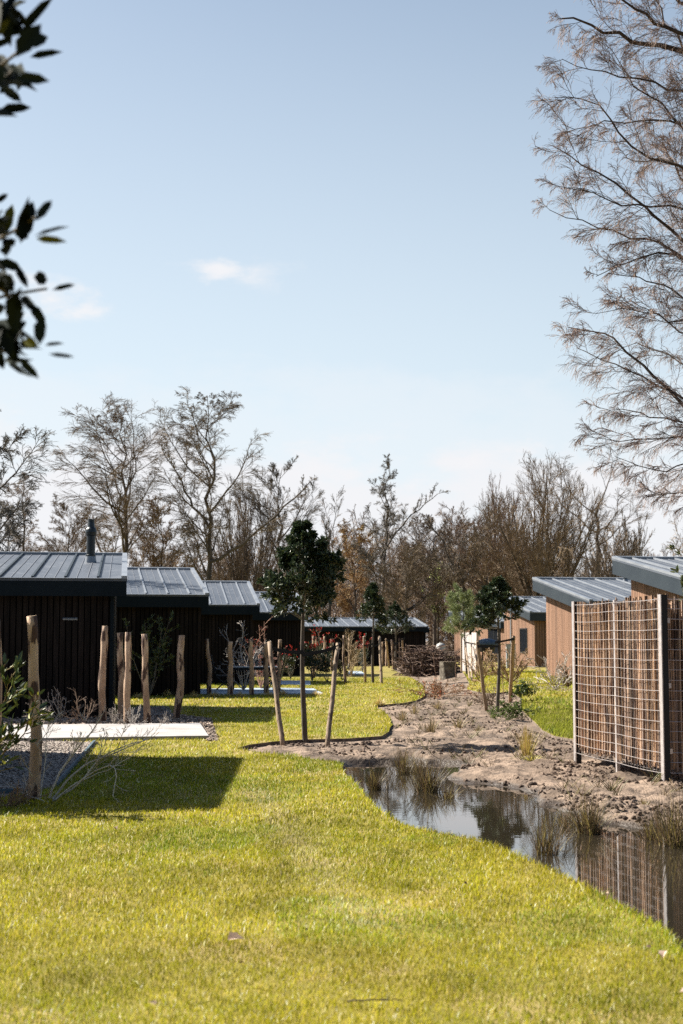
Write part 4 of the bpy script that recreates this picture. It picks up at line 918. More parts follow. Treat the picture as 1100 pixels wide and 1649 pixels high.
def twig_shrub(basepx, w, h, label, seed, col=(1,1,1), n=12, name='bare_shrub', thick=1.0, lv=3, ang=(10,65), upr=.02, minr=.003, cat='shrub', group=None, leaf=None, zoff=0, lean=None, kink=.12):
    r = np.random.default_rng(seed); g = G(*basepx); zg = zrise(g.x, g.y)+zoff; g = G(basepx[0], basepx[1], zg); s_ = g.y/F; H = h*s_; Wd = w*s_
    P0 = np.array([[(0,0,-.06),(0,0,-.02),(0,0,.02)]]); R0 = np.full((1,3), .02*thick); o = empty(name, g, label, cat, group)
    L1 = grow(P0, R0, r, n, .3, 1, ang[0], ang[1], H/.08, 8, kink, (0,0,upr), .009*thick, shape=lambda t: 1+0*t, lenjit=.3, minr=minr*1.4)
    k = Wd/(H*1.3); L1[0][:, :, 0] *= k; L1[0][:, :, 1] *= k; 
    if lean: L1[0][:, :, 0] += lean*np.linspace(0, 1, 8)[None, :]
    L1[0][:, :, 2] = np.abs(L1[0][:, :, 2])
    L2 = grow(*L1, r, 5, .25, 1, 20, 60, .42, 6, kink, (0,0,upr), .01*thick, minr=minr); L3 = grow(*L2, r, 4, .2, 1, 20, 60, .5, 4, kink, (0,0,upr), .01, minr=minr*.8)
    mb = MB(); mb.tubes(*L1, 5, col); mb.tubes(*L2, 4, col); 
    if lv > 2: mb.tubes(*L3, 3, col)
    mb.build('branches', M['twig'], o)
    if leaf:
        nl, sz, cols = leaf; P = L3[0][:, 1:].reshape(-1, 3); q = r.integers(0, len(P), nl); X, Y_, Z = leaf_axes(r, nl, sz, wid=.5); mb = MB()
        mb.inst(DIA_V, DIA_F, P[q], X, Y_, Z, np.array(cols)[r.integers(0, len(cols), nl)]*(.7+.6*r.random((nl, 1)))); mb.build('leaves', M['softleaf'], o)
    return o
pk = (2.3,2.3,2.5); wt = (2.8,2.9,3.2)
for i, (b, w, h, lab, c) in enumerate([
 ((62,1168),46,40,'low bare grey shrub left of the first stake, behind the start of the pale slab',pk),
 ((98,1164),48,44,'bare twiggy shrub between the nearest stake and the first stake of the row',pk),
 ((136,1166),44,48,'brownish bare shrub touching the first stake of the row',(2.0,1.7,1.6)),
 ((182,1170),36,34,'small bare shrub at the foot of the blotchy stake',pk),
 ((214,1171),40,30,'low bare shrub right of the pale stake behind the slab',wt),
 ((262,1170),30,22,'tiny bare shrub between the dark-footed and the leaning stake',pk)]):
    twig_shrub(b, w, h, lab, 60+i, c, n=9, minr=.003, group='bare shrubs in the bed behind the pale slab')
twig_shrub((392,1112), 70, 92, 'wide pale-branched bare shrub behind the garden table', 70, wt, n=12, thick=1.3, minr=.006, kink=.2)
twig_shrub((420,1110), 56, 88, 'bare shrub with a few red buds right of the garden table', 71, (2.4,1.6,1.4), n=10, minr=.006, leaf=(60,.05,[(.4,.05,.04)]))
twig_shrub((566,1090), 44, 62, 'twiggy greyish shrub between the end stake and the small staked tree', 72, (2.2,1.9,1.5), n=16, minr=.007, kink=.2)
twig_shrub((822,1100), 60, 52, 'loose brown shrub by the zinc downpipe of the third brown cabin', 73, (1.9,1.5,1.15), n=18, minr=.009, leaf=(500,.06,[(.34,.22,.12),(.25,.2,.08)]))
twig_shrub((776,1100), 40, 48, 'dry brown shrub below the domed navy cover', 74, (1.9,1.5,1.15), n=14, minr=.009, leaf=(350,.06,[(.34,.22,.12),(.3,.25,.1)]))
twig_shrub((895,1112), 60, 55, 'bare pale shrub against the second brown cabin, left of the stick screen', 75, wt, n=12, minr=.006)
twig_shrub((915,1106), 46, 26, 'low dark heathery shrub beside the left post of the stick screen', 76, (.9,.7,.6), n=16, minr=.008)
twig_shrub((792,1138), 44, 34, 'small dark twiggy shrub at the foot of the staked evergreen on the right', 77, (1.1,.9,.75), n=14, minr=.004)
twig_shrub((838,1124), 40, 20, 'low green mound beside the right prop of the staked evergreen', 78, (.7,.9,.4), n=16, leaf=(900,.06,[(.06,.10,.03),(.09,.12,.03)]))
twig_shrub((822,1158), 60, 24, 'spreading green weed patch on the edge of the right lawn', 79, (.7,.9,.4), n=16, leaf=(1200,.05,[(.08,.12,.03),(.12,.15,.04)]))
twig_shrub((700,1122), 90, 22, 'low tangle with rusty dry leaves in front of the stump', 80, (1.6,1.1,.8), n=20, minr=.006, leaf=(420,.07,[(.40,.12,.05),(.3,.18,.08),(.12,.08,.05)]))
# brush heap
def brush():
    r = np.random.default_rng(90); g = G(696,1088,0); root_z = 0
    n = 1500; a = r.random(n)*6.283; q = r.random(n)**.5; Wd, H = 1.02, 1.15; cx = r.normal(0, .03, n)
    el = np.arccos(r.random(n)); px_ = Wd*q*np.sin(el)*np.cos(a); py_ = .8*q*np.sin(el)*np.sin(a); pz_ = H*q*np.cos(el)+.03
    px_ -= .1; K = 5; d = r.normal(0, 1, (n, 3)); d[:, 2] *= .5; d /= np.linalg.norm(d, axis=1, keepdims=True); P = [np.stack([px_, py_, pz_], 1)]; st = (.10+.09*r.random((n, 1)))
    for k in range(K-1): d = d+r.normal(0, .22, d.shape); d /= np.linalg.norm(d, axis=1, keepdims=True); P.append(P[-1]+d*st)
    P = np.stack(P, 1); P[:, :, 2] = np.clip(P[:, :, 2], .0, H*1.05); R = np.tile((.004+.012*r.random((n, 1))**2), (1, K)); col = np.array([(.8,.6,.55),(.5,.38,.36),(1.3,1.0,.9),(.6,.42,.42)])[r.integers(0, 4, n)]
    mb = MB(); mb.tubes(P*np.array((1.35,1.2,1.1)), R*1.6, 4, col)
    o = mb.build('brush_heap', M['twig'], loc=g); tag(o, 'dark heap of cut branches between the main lawn and the stump', 'brush heap')
brush()
def stump():
    g = G(721,1097,-.05); r = random.Random(3); n = 30; rad = .33; H = .78; root = empty('tree_stump', g, 'broad waist-high stump with a pale sawn top beside the brush heap', 'stump')
    V = []; rows = 12
    for i in range(rows):
        z = -.1+(H+.1)*i/(rows-1); fl = 1+.25*max(0, 1-i/3)
        for j in range(n):
            a = j*6.2832/n; rr = rad*fl*(1+.07*math.sin(a*3+1)+.05*math.sin(a*7+i*.4)+.03*r.uniform(-1, 1)); V.append((rr*math.cos(a), rr*math.sin(a), z))
    mb = MB(); mb.add(V, np.array([[i*n+j, i*n+(j+1)%n, (i+1)*n+(j+1)%n, (i+1)*n+j] for i in range(rows-1) for j in range(n)])); mb.build('bark', M['stump'], root, smooth=True)
    mt = MB(); mt.poly([(x*.985, y*.985, z-.004) for x, y, z in V[-n:]]); mt.build('sawn_top', M['stumptop'], root)
stump()

# ------------------------------------------------------------------ tufts and pond plants
def tuft(basepx, h, w, n, cols, label, seed, cat='grass tuft', name='grass_tuft', group=None, water=False, width=.006, droop=.5, up=1.0, z=None, wild=0.0):
    r = np.random.default_rng(seed); g = G(*basepx); zg = -.135 if water else (terr(g.x, g.y) if z is None else z); g = G(basepx[0], basepx[1], zg)
    s_ = g.y/F; H = h*s_; Wd = w*s_; K = 6; a = r.random(n)*6.283; out = r.random(n)**.8
    L = H*(.55+.5*r.random(n)); b = np.stack([np.cos(a)*out*Wd*.16, np.sin(a)*out*Wd*.16, -.03+0*a], 1); s = np.linspace(0, 1, K)[None, :]
    reach = Wd*.5*out*(.6+.7*r.random(n)); hx = (np.cos(a)*reach)[:, None]*s**1.5; hy = (np.sin(a)*reach)[:, None]*s**1.5
    hx = hx + wild*(r.normal(0,.16,n)*Wd)[:, None]*s + wild*r.normal(0,.012,(n,K))*s; hy = hy + wild*(r.normal(0,.16,n)*Wd)[:, None]*s; L = L*(1-wild*.75*r.random(n)); b = b + wild*np.stack([r.normal(0,.13,n)*Wd, r.normal(0,.2,n)*Wd, 0*a], 1)
    hz = L[:, None]*(s*up - droop*out[:, None]*.6*s**3); P = np.stack([b[:, 0:1]+hx, b[:, 1:2]+hy, b[:, 2:3]+hz], -1)
    wv = np.stack([-np.sin(a+.5), np.cos(a+.5), 0*a], 1)[:, None, :]*(width*(.6+.8*r.random(n)))[:, None, None]*(1-.85*s)[:, :, None]
    V = np.concatenate([P-wv, P+wv], 1).reshape(-1, 3); bb = np.arange(n)[:, None]*2*K
    Fq = np.concatenate([bb+np.array([[k, K+k, K+k+1, k+1]]) for k in range(K-1)]); c = np.array(cols)[r.integers(0, len(cols), n)]*(.65+.7*r.random((n, 1)))
    mb = MB(); mb.add(V, Fq, np.repeat(c, 2*K, 0)); o = mb.build(name, M['leafgrass'], loc=g); return tag(o, label, cat, group)
rush = [(.14,.095,.045),(.06,.05,.022),(.17,.11,.06),(.035,.028,.014),(.24,.19,.06),(.07,.05,.03)]; ydry = [(.55,.42,.17),(.42,.32,.10),(.6,.5,.28)]
GP = 'rush clumps standing in the pond'
for i, (b, h, w, n, lab) in enumerate([
 ((603,1272),38,44,90,'leftmost rush clump in the pond, near the lawn edge'),
 ((648,1246),46,50,90,'rush clump at the back of the pond, below the bare soil tongue'),
 ((690,1276),50,60,170,'densest dark rush clump in the upper part of the pond'),
 ((878,1376),72,66,60,'thin dark rushes in the open water nearest the lawn'),
 ((948,1342),62,70,170,'yellowish rush clump where the screen reflection begins'),
 ((1086,1362),84,100,150,'rush clump cut by the right edge below the stick screen'),
 ((672,1240),30,36,50,'small rush clump right behind the densest one'),
 ((722,1286),26,46,60,'low sprawling rush clump between the densest one and the bank'),
 ((915,1332),34,60,80,'sprawling dry rush clump just left of where the screen reflection begins'),
 ((1048,1352),44,50,70,'sparse rush clump left of the one cut by the right edge')]):
    tuft(b, h*1.45, w*1.15, int(n*2.2), rush, lab, 200+i, 'rush', 'rush_clump', GP, water=True, width=.0036, droop=.3, wild=.7)
GT = 'dry grass tufts'
tuft((848,1222), 58, 50, 130, [(.5,.38,.12),(.35,.30,.08),(.25,.16,.07),(.42,.34,.08)], 'golden grass tuft upright on the bare soil left of the stick screen', 220, group=GT, width=.005, droop=.3)
tuft((856,1224), 20, 54, 60, [(.5,.42,.10),(.42,.4,.08)], 'flat yellow tuft at the foot of the golden one', 221, group=GT, droop=1.2)
for i, (b, lab) in enumerate([((222,1124),'pale tuft behind the pale stake and its blotchy twin'),((270,1121),'pale tuft between the dark-footed and the leaning stake'),((312,1123),'pale tuft left of the slim bent stake'),((345,1122),'pale tuft just right of the slim bent stake'),
   ((386,1122),'pale tuft between the two stakes before the garden table'),((432,1121),'pale tuft at the foot of the stake at the table end'),((455,1119),'pale tuft right of the leaning prop'),((509,1120),'pale tuft right of the trunk of the largest staked tree'),((612,1135),'straw tuft on the notch of the lawn edge in the middle')]):
    tuft(b, 15 if i < 8 else 20, 34, 110, ydry, lab, 230+i, group=GT, width=.008, droop=1.3, z=0)
for i, (b, h, w, lab) in enumerate([((648,1160),30,36,'brown tuft on the sandy soil beside the lawn tip'),((695,1178),30,40,'brown tuft in the middle of the sandy soil'),((738,1172),28,40,'brown tuft on the sandy soil left of the staked evergreen'),((668,1150),24,36,'short brown tuft behind the one beside the lawn tip'),
   ((770,1180),20,36,'low brown tuft on the soil in front of the staked evergreen'),((705,1140),18,40,'small brown tuft far along the sandy soil'),((890,1098),22,40,'rough tuft below the sunlit wall of the second brown cabin'),((600,1190),12,20,'tiny tuft on the soil right of the largest staked tree'),((1035,1300),22,30,'small tuft on the mud below the stick screen corner')]):
    tuft(b, h, w, 60, [(.26,.18,.10),(.14,.11,.05),(.20,.18,.07),(.34,.25,.14)], lab, 250+i, group='brown tufts on the sandy soil', width=.006, droop=.6)
# loose weeds and dry stems scattered over the soil: nobody could count them
def weeds():
    r = np.random.default_rng(300); mb = MB(); n = 0
    for _ in range(900):
        y = 15+42*r.random()**1.3; x = -1+8.5*r.random()
        xa = np.array([x]); ya = np.array([y])
        if inpoly(xa, ya, LAWN_L)[0] or inpoly(xa, ya, LAWN_R)[0] or float(fbm(xa*.8+3, ya*.5, 3)[0]) < .0: continue
        z = terr(x, y)
        if z < -.19: continue
        m = r.integers(5, 16); a = r.random(m)*6.283; L = .05+.16*r.random(m); P = np.zeros((m, 4, 3)); s = np.linspace(0, 1, 4)
        P[:, :, 0] = x+(np.cos(a)*L*.8)[:, None]*s+r.normal(0,.02,(m,1)); P[:, :, 1] = y+(np.sin(a)*L*.8)[:, None]*s+r.normal(0,.02,(m,1)); P[:, :, 2] = z-.01+L[:, None]*s*.8
        c = np.array([(.30,.22,.12),(.17,.12,.07),(.22,.20,.06),(.12,.13,.04)])[r.integers(0, 4, m)]; mb.tubes(P, np.full((m, 4), .0028), 3, c)
    tag(mb.build('weeds', M['leafgrass']), 'thin dry weeds and stems scattered over the sandy soil', 'weeds', kind='stuff')
weeds()
# thin whips planted in the soil
for i, (a, b, lab) in enumerate([((704,1118),(697,1050),'single thin reddish whip planted before the brush heap'),((775,1140),(778,1080),'thin whip left of the staked evergreen trunk'),((812,1140),(806,1070),'thin whip right of the staked evergreen trunk'),((733,1100),(733,1035),'thin pole right of the stump'),((738,1084),(738,1040),'thin pole beyond the stump')]):
    g = G(*a, -.05); t = W(b[0], b[1], g.y); r = np.random.default_rng(i); P = path([Vector((0,0,-.05)), (t-g)*.5+Vector((.03,0,0)), t-g], 8, r, .006)[None]; R = np.linspace(.012, .005, 8)[None]
    L = grow(P, R, r, 8, .3, 1, 20, 45, .2, 4, .1, (0,0,.1), .01, minr=.004); o = empty('sapling', g, lab, 'sapling', 'thin whips planted along the soil'); mb = MB(); mb.tubes(P, R, 5, (1.4,1,.9)); mb.build('stem', M['twig'], o); mb = MB(); mb.tubes(*L, 3, (1.4,1,.9)); mb.build('twigs', M['twig'], o)

# ------------------------------------------------------------------ garden furniture
def table():
    g = G(408,1112,0); g.z = .0; s = .9; root = empty('garden_table', g, 'dark garden table with a grey top behind the slim stakes', 'table'); h = .76
    mb = MB(); mb.box(0, 0, h-.02, 1.5, .85, .035); mb.build('table_top', M['tabletop'], root)
    mb = MB()
    mb.box(0, -.36, h-.075, 1.3, .03, .07); mb.box(0, .36, h-.075, 1.3, .03, .07); mb.box(-.64, 0, h-.075, .03, .68, .068); mb.box(.64, 0, h-.075, .03, .68, .068); mb.build('apron', M['blackmetal'], root)
    for x in (-.66, .66):
        for y in (-.36, .36): mb = MB(); mb.box(x, y, (h-.04)/2, .06, .06, h-.042); mb.build('leg', M['blackmetal'], root)
def chair(px, py, rz, label, group):
    g = G(px, py, 0); root = empty('garden_chair', g, label, 'chair', group); root.rotation_euler[2] = rz
    mb = MB(); mb.box(0, 0, .45, .48, .46, .035); mb.box(0, -.02, .475, .44, .42, .02); mb.build('seat', M['blackmetal'], root)
    mb = MB(); tl = math.radians(14); V = []
    for k in range(6):
        s0, s1 = k/6+.01, (k+1)/6-.01; f = lambda s: (-.24-math.sin(tl)*.66*s, .47+math.cos(tl)*.66*s)
        (x0, z0), (x1, z1) = f(s0), f(s1); mb.hexa([(x0,-.22,z0),(x0+.02,-.22,z0),(x0+.02,.22,z0),(x0,.22,z0),(x1,-.22,z1),(x1+.02,-.22,z1),(x1+.02,.22,z1),(x1,.22,z1)])
    for y in (-.235, .235): mb.bar((-.24, y, .45), (-.24-math.sin(tl)*.70, y, .47+math.cos(tl)*.69), .014, 8)
    mb.build('backrest', M['blackmetal'], root)
    for y in (-.225, .225):
        for a, b in (((.24, y, .43), (-.26, y, .0)), ((-.22, y*1.04, .43), (.28, y*1.04, .0))): mb = MB(); mb.bar(a, b, .013, 8); mb.build('leg', M['blackmetal'], root)
        mb = MB(); mb.box(-.02, y*1.12, .66, .46, .04, .025); mb.bar((.18, y*1.12, .44), (.18, y*1.12, .65), .012, 6); mb.build('armrest', M['blackmetal'], root)
table()
GC_ = 'black folding garden chairs at the table'
chair(360, 1112, 0.1, 'black high-backed garden chair at the left end of the table', GC_); chair(441, 1113, math.pi-.1, 'black garden chair at the right end of the table', GC_)
# grey plank screen, domed cover, pale water butt, cabinet
def planks():
    a, b = W(744, 1030, 62), W(768, 1030, 61); z0, z1 = .25, W(0, 1019, 62).z; o = empty('plank_screen', (a.x, a.y, z0), 'pale grey plank fence panel left of the domed navy cover', 'fence panel'); d = (b-a); n = 6
    mb = MB(); an = math.atan2(d.y, d.x)
    for k in range(n): p = d*((k+.5)/n); mb.box(p.x, p.y, (z1-z0)/2, d.length/n-.02, .03, z1-z0+.01*(k % 3), an)
    mb.build('planks', M['plank'], o); mb = MB(); p = d*.5; mb.box(p.x, p.y+.03, .3, d.length, .03, .08, an); mb.box(p.x, p.y+.03, z1-z0-.3, d.length, .03, .08, an); mb.build('rails', M['plank'], o)
    for k in (0, 1): mb = MB(); p = d*k; mb.box(p.x+(.03 if k else -.03), p.y+.02, (z1-z0)/2, .05, .07, z1-z0+.05, an); mb.build('post', M['stake2'], o)
planks()
def cover():
    c = W(784, 1030, 58); z0 = .28; o = empty('covered_grill', (c.x, c.y, z0), 'domed navy cover on a dark round base in front of the fourth brown cabin', 'garden cover'); top = W(784, 1028, 58).z-z0; n = 24
    prof = [(.40, top-.26), (.41, top-.22), (.40, top-.16), (.34, top-.08), (.22, top-.03), (.08, top-.005), (.0, top)]; V = [(rr*math.cos(j*6.2832/n)*(1+.02*math.sin(j*5)), rr*math.sin(j*6.2832/n), z) for rr, z in prof for j in range(n)]
    mb = MB(); mb.add(V, np.array([[i*n+j, i*n+(j+1)%n, (i+1)*n+(j+1)%n, (i+1)*n+j] for i in range(len(prof)-1) for j in range(n)])); mb.build('cover', M['cover'], o, smooth=True)
    mb = MB(); mb.bar((0,0,top-.55), (0,0,top-.262), .30, 20, r2=.36); mb.build('bowl', M['blackmetal'], o)
    for k in range(4): a = k*math.pi/2+.6; mb = MB(); mb.bar((.34*math.cos(a), .34*math.sin(a), 0), (.22*math.cos(a), .22*math.sin(a), top-.5), .022, 8); mb.build('leg', M['blackmetal'], o)
    mb = MB(); mb.bar((0,0,.28), (0,0,.30), .27, 20); mb.build('shelf', M['blackmetal'], o)
cover()
def butt():
    c = W(710, 1062, 66); o = empty('water_butt', (c.x, c.y, c.z), 'rounded white garden tank left of the pine', 'tank'); n = 20; r0 = .22; h = (W(0,1036,66)-W(0,1062,66)).z
    prof = [(.9,0),(1,.05),(1,.8),(.85,.93),(.5,1.0),(.0,1.01)]; V = [(k*r0*math.cos(j*6.2832/n), k*r0*math.sin(j*6.2832/n), z*h) for k, z in prof for j in range(n)]
    mb = MB(); mb.add(V, np.array([[i*n+j, i*n+(j+1)%n, (i+1)*n+(j+1)%n, (i+1)*n+j] for i in range(len(prof)-1) for j in range(n)])); mb.build('barrel', M['white'], o, smooth=True)
    mb = MB(); mb.bar((0,0,h), (0,0,h+.05), .07, 12); mb.build('cap', M['white'], o)
butt()
def cabinet():
    c = W(823, 1078, 66); b = Vector((c.x, c.y, .3)); o = empty('meter_cabinet', b, 'grey cabinet standing against the third brown cabin, left of the zinc downpipe', 'cabinet'); h = W(0,1038,66).z-.3
    mb = MB(); mb.box(0,0,h/2,.42,.3,h); mb.build('body', M['pipe'], o); mb = MB(); mb.box(0,-.158,h/2,.36,.012,h-.1); mb.build('door', M['pipe'], o); mb = MB(); mb.box(0,-.01,h+.018,.48,.36,.03); mb.build('lid', M['trim'], o)
cabinet()

# ------------------------------------------------------------------ near shrub by the first stake
def near_shrub():
    g = G(60,1292,0); r = np.random.default_rng(500); o = empty('bare_shrub', g, 'pale bare shrub fanning its branches to the right from the foot of the nearest stake', 'shrub'); Y = g.y
    paths = [([(80,1285),(95,1240),(118,1215),(150,1175),(165,1150)],.011),([(85,1287),(120,1240),(160,1222),(200,1205),(238,1190)],.010),([(85,1290),(130,1262),(158,1222),(185,1205),(235,1192)],.009),
      ([(90,1288),(120,1262),(150,1245),(180,1225),(188,1232),(190,1255),(182,1282)],.008),([(120,1262),(190,1233),(215,1215),(250,1180)],.005),([(115,1215),(120,1195),(115,1180)],.004),([(158,1222),(165,1190),(170,1178)],.004),
      ([(160,1222),(175,1180),(172,1180)],.003),([(45,1290),(42,1260),(38,1250)],.007),([(52,1250),(38,1225),(31,1218)],.006),([(118,1216),(128,1190),(132,1180)],.004),([(190,1206),(198,1178),(203,1170)],.003),
      ([(150,1176),(140,1160),(130,1150)],.003),([(70,1290),(30,1275),(15,1262)],.006),([(60,1200),(90,1160),(95,1145)],.004),([(66,1285),(75,1200),(80,1150)],.005)]
    P = []; R = []
    for i, (pp, rr) in enumerate(paths):
        dy = r.uniform(-.5, .5); q = path([W(x, y, Y+dy*k/len(pp))-g for k, (x, y) in enumerate(pp)], 12, r, .004); P.append(q); R.append(rr*(1-.6*np.linspace(0, 1, 12)))
    P = np.stack(P); R = np.stack(R); L2 = grow(P, R, r, 9, .3, 1, 25, 55, .30, 5, .14, (0,0,.10), .010, minr=.0022); L3 = grow(*L2, r, 3, .3, 1, 25, 50, .5, 4, .12, (0,0,.08), .01, minr=.0015)
    mb = MB(); mb.tubes(P, R*1.15, 7, (3.4,3.5,3.7)); mb.tubes(*L2, 4, (3.3,3.3,3.5)); mb.tubes(*L3, 3, (3.2,3.0,3.2)); mb.build('branches', M['twig'], o, smooth=True)
near_shrub()
def near_evergreen():
    g = G(-40,1300,0); r = np.random.default_rng(501); Y = g.y-.3; o = empty('leafy_shrub', g, 'glossy leafed shrub with yellow shoot tips at the left edge before the nearest stake', 'shrub')
    P = []; 
    for pp in [[(-40,1300),(-20,1200),(10,1120),(20,1085)],[(-40,1300),(-10,1230),(40,1180),(62,1120)],[(-40,1300),(0,1220),(30,1170),(62,1150)],[(-40,1300),(-30,1200),(0,1140),(28,1112)],[(-40,1300),(-20,1230),(5,1190),(20,1165)],[(-45,1300),(-60,1200),(-70,1100),(-60,1050)],[(-40,1300),(-25,1160),(-5,1090),(8,1070)]]:
        P.append(path([W(x, y, Y+.25*math.sin(i+len(P)))-g for i, (x, y) in enumerate(pp)], 10, r, .01))
    P = np.stack(P); R = np.tile(np.linspace(.010, .004, 10), (len(P), 1)); L2 = grow(P, R, r, 8, .3, 1, 30, 60, .22, 5, .1, (0,0,.08), .01, minr=.003)
    mb = MB(); mb.tubes(P, R, 6, (1.3,1.1,.8)); mb.tubes(*L2, 4, (1.6,1.5,.8)); mb.build('stems', M['twig'], o)
    q = np.concatenate([L2[0][:, 2:].reshape(-1, 3), P[:, 5:].reshape(-1, 3)]); D = np.concatenate([np.gradient(L2[0], axis=1)[:, 2:].reshape(-1, 3), np.gradient(P, axis=1)[:, 5:].reshape(-1, 3)]); D /= np.linalg.norm(D, axis=1, keepdims=True)
    n = 420; k = r.integers(0, len(q), n); X, Y_, Z = leaf_axes(r, n, .105, up=.35, dirs=D[k], wid=.32); c = np.array([(.03,.05,.02),(.05,.08,.025),(.26,.26,.05),(.12,.15,.04)])[r.choice(4, n, p=[.4,.3,.12,.18])]*(.8+.4*r.random((n, 1)))
    mb = MB(); mb.inst(LEAF_V, LEAF_F, q[k], X, Y_, Z, c); mb.build('leaves', M['leaf'], o)
near_evergreen()
twig_shrub((10,1300), 90, 30, 'low tangle of dead twigs along the left edge at the foot of the nearest stake', 510, (1.6,1.2,1.0), n=16, minr=.003, thick=.8)

# ------------------------------------------------------------------ big birch on the right
def birch():
    r = np.random.default_rng(600); Y = 22.5; gb = W(1330, 1030, Y); g = Vector((gb.x, Y, 0)); o = empty('birch_tree', g, 'big bare birch whose fine hanging twigs fill the upper right of the photo', 'tree')
    K = 18; s = np.linspace(0, 1, K); top = W(1250, -260, Y)-g; P0 = np.stack([top.x*s+.12*np.sin(s*5), .15*np.sin(s*4), top.z*s-.2*(1-s)], 1)[None]; R0 = (.24*(1-.85*s))[None]
    mb = MB(); mb.tubes(P0, R0, 12); mb.build('trunk', M['palebark'], o, smooth=True)
    limbs = [([(1120,95),(1085,82),(1050,75),(1010,68),(975,55),(955,38),(930,35),(905,30)],.075),([(1130,70),(1060,35),(1010,10),(975,-35)],.06),([(1140,300),(1092,262),(1050,257),(1008,254)],.05),
      ([(1110,270),(1025,252),(1010,225),(985,185),(960,160),(925,150),(893,157)],.035),([(1120,235),(1085,190),(1040,150),(1000,110),(985,80)],.035),([(1090,380),(1040,330),(1000,300),(960,275),(925,262),(890,235)],.042),
      ([(1110,410),(1060,390),(1010,372),(960,370),(940,370),(925,360),(905,350),(885,338)],.034),([(1130,430),(1080,405),(1030,415),(985,430),(960,445)],.036),([(1130,500),(1080,462),(1030,445),(980,440)],.034),
      ([(1130,680),(1092,640),(1050,600),(1010,560),(975,530),(915,527)],.05),([(1130,665),(1060,615),(1000,590),(960,572),(928,560)],.034),([(1130,680),(1080,670),(1010,665),(960,655)],.028),([(1130,700),(1070,705),(1010,712),(955,705)],.028),
      ([(1130,730),(1080,760),(1030,755),(990,735)],.026),([(1130,350),(1080,330),(1010,330),(950,310),(900,300)],.032),([(1120,150),(1080,140),(1020,130),(960,120),(905,95)],.034),([(1120,20),(1080,-10),(1010,-50),(950,-60)],.05),
      ([(1130,560),(1085,530),(1050,500),(1010,480)],.034),([(1130,610),(1090,580),(1060,560),(1020,550),(985,570)],.026),([(1125,330),(1100,290),(1065,230),(1040,190)],.035),([(1150,800),(1095,790),(1050,800)],.02),
      ([(1130,200),(1060,190),(1000,195),(950,205),(905,200)],.03),([(1130,130),(1090,60),(1060,10),(1040,-50)],.04),([(1130,520),(1060,510),(1000,500),(960,505)],.024)]
    P = []; R = []
    for i, (pp, rr) in enumerate(limbs):
        st = Vector(tuple(W(*pp[0], Y)-g)); zz = max(st.z-1.4, .5); q = zz/top.z; tp = Vector((top.x*q, .15*math.sin(q*4), zz)); dy = r.uniform(-1.6, 1.6)
        pts = [tp]+[W(x, y, Y+dy*(k+1)/len(pp))-g for k, (x, y) in enumerate(pp)]; P.append(path(pts, 18, r, .03)); R.append(rr*(1.1-.95*np.linspace(0, 1, 18)))
    # the other side of the crown, out of the photo
    P, R = np.stack(P), np.stack(R); k = r.choice(len(P), 10, replace=False); Pm = P[k].copy(); Pm[:, :, 0] = 2*Pm[:, 0:1, 0]-Pm[:, :, 0]; P = np.concatenate([P, Pm]); R = np.concatenate([R, R[k]])
    mb = MB(); mb.tubes(P, R, 7, (.5,.45,.42)); lb = mb.build('limbs', M['bark'], o, smooth=True)
    L2 = grow(P, R, r, 15, .22, 1, 22, 50, .21, 9, .12, (0,0,.02), .009, minr=.0045, lenjit=.4); L3 = grow(*L2, r, 10, .12, 1, 18, 48, .60, 8, .14, (0,0,-.05), .006, minr=.0032, lenjit=.4)
    L4 = grow(*L3, r, 10, .15, 1, 12, 38, .85, 8, .15, (0,0,-.15), .005, minr=.0019, lenjit=.5)
    mb = MB(); mb.tubes(*L2, 5, (.55,.5,.48)); mb.tubes(*L3, 3, (1.0,.88,.86)); mb.tubes(*L4, 3, (1.7,1.45,1.5))
    for Pq, n, sz in ((L4[0], 26000, .020), (L3[0], 7000, .024)):
        bi = r.integers(0, len(Pq), n); ki = r.integers(1, Pq.shape[1], n); X, Y_, Z = leaf_axes(r, n, sz, up=-1.2, wid=.38); c = np.array([(2.6,1.9,1.9),(1.8,1.2,1.0),(3.0,2.2,1.8)])[r.integers(0, 3, n)]; mb.inst(DIA_V, DIA_F, Pq[bi, ki], X, Y_, Z, c)
    mb.build('crown', M['twig'], o)
birch()

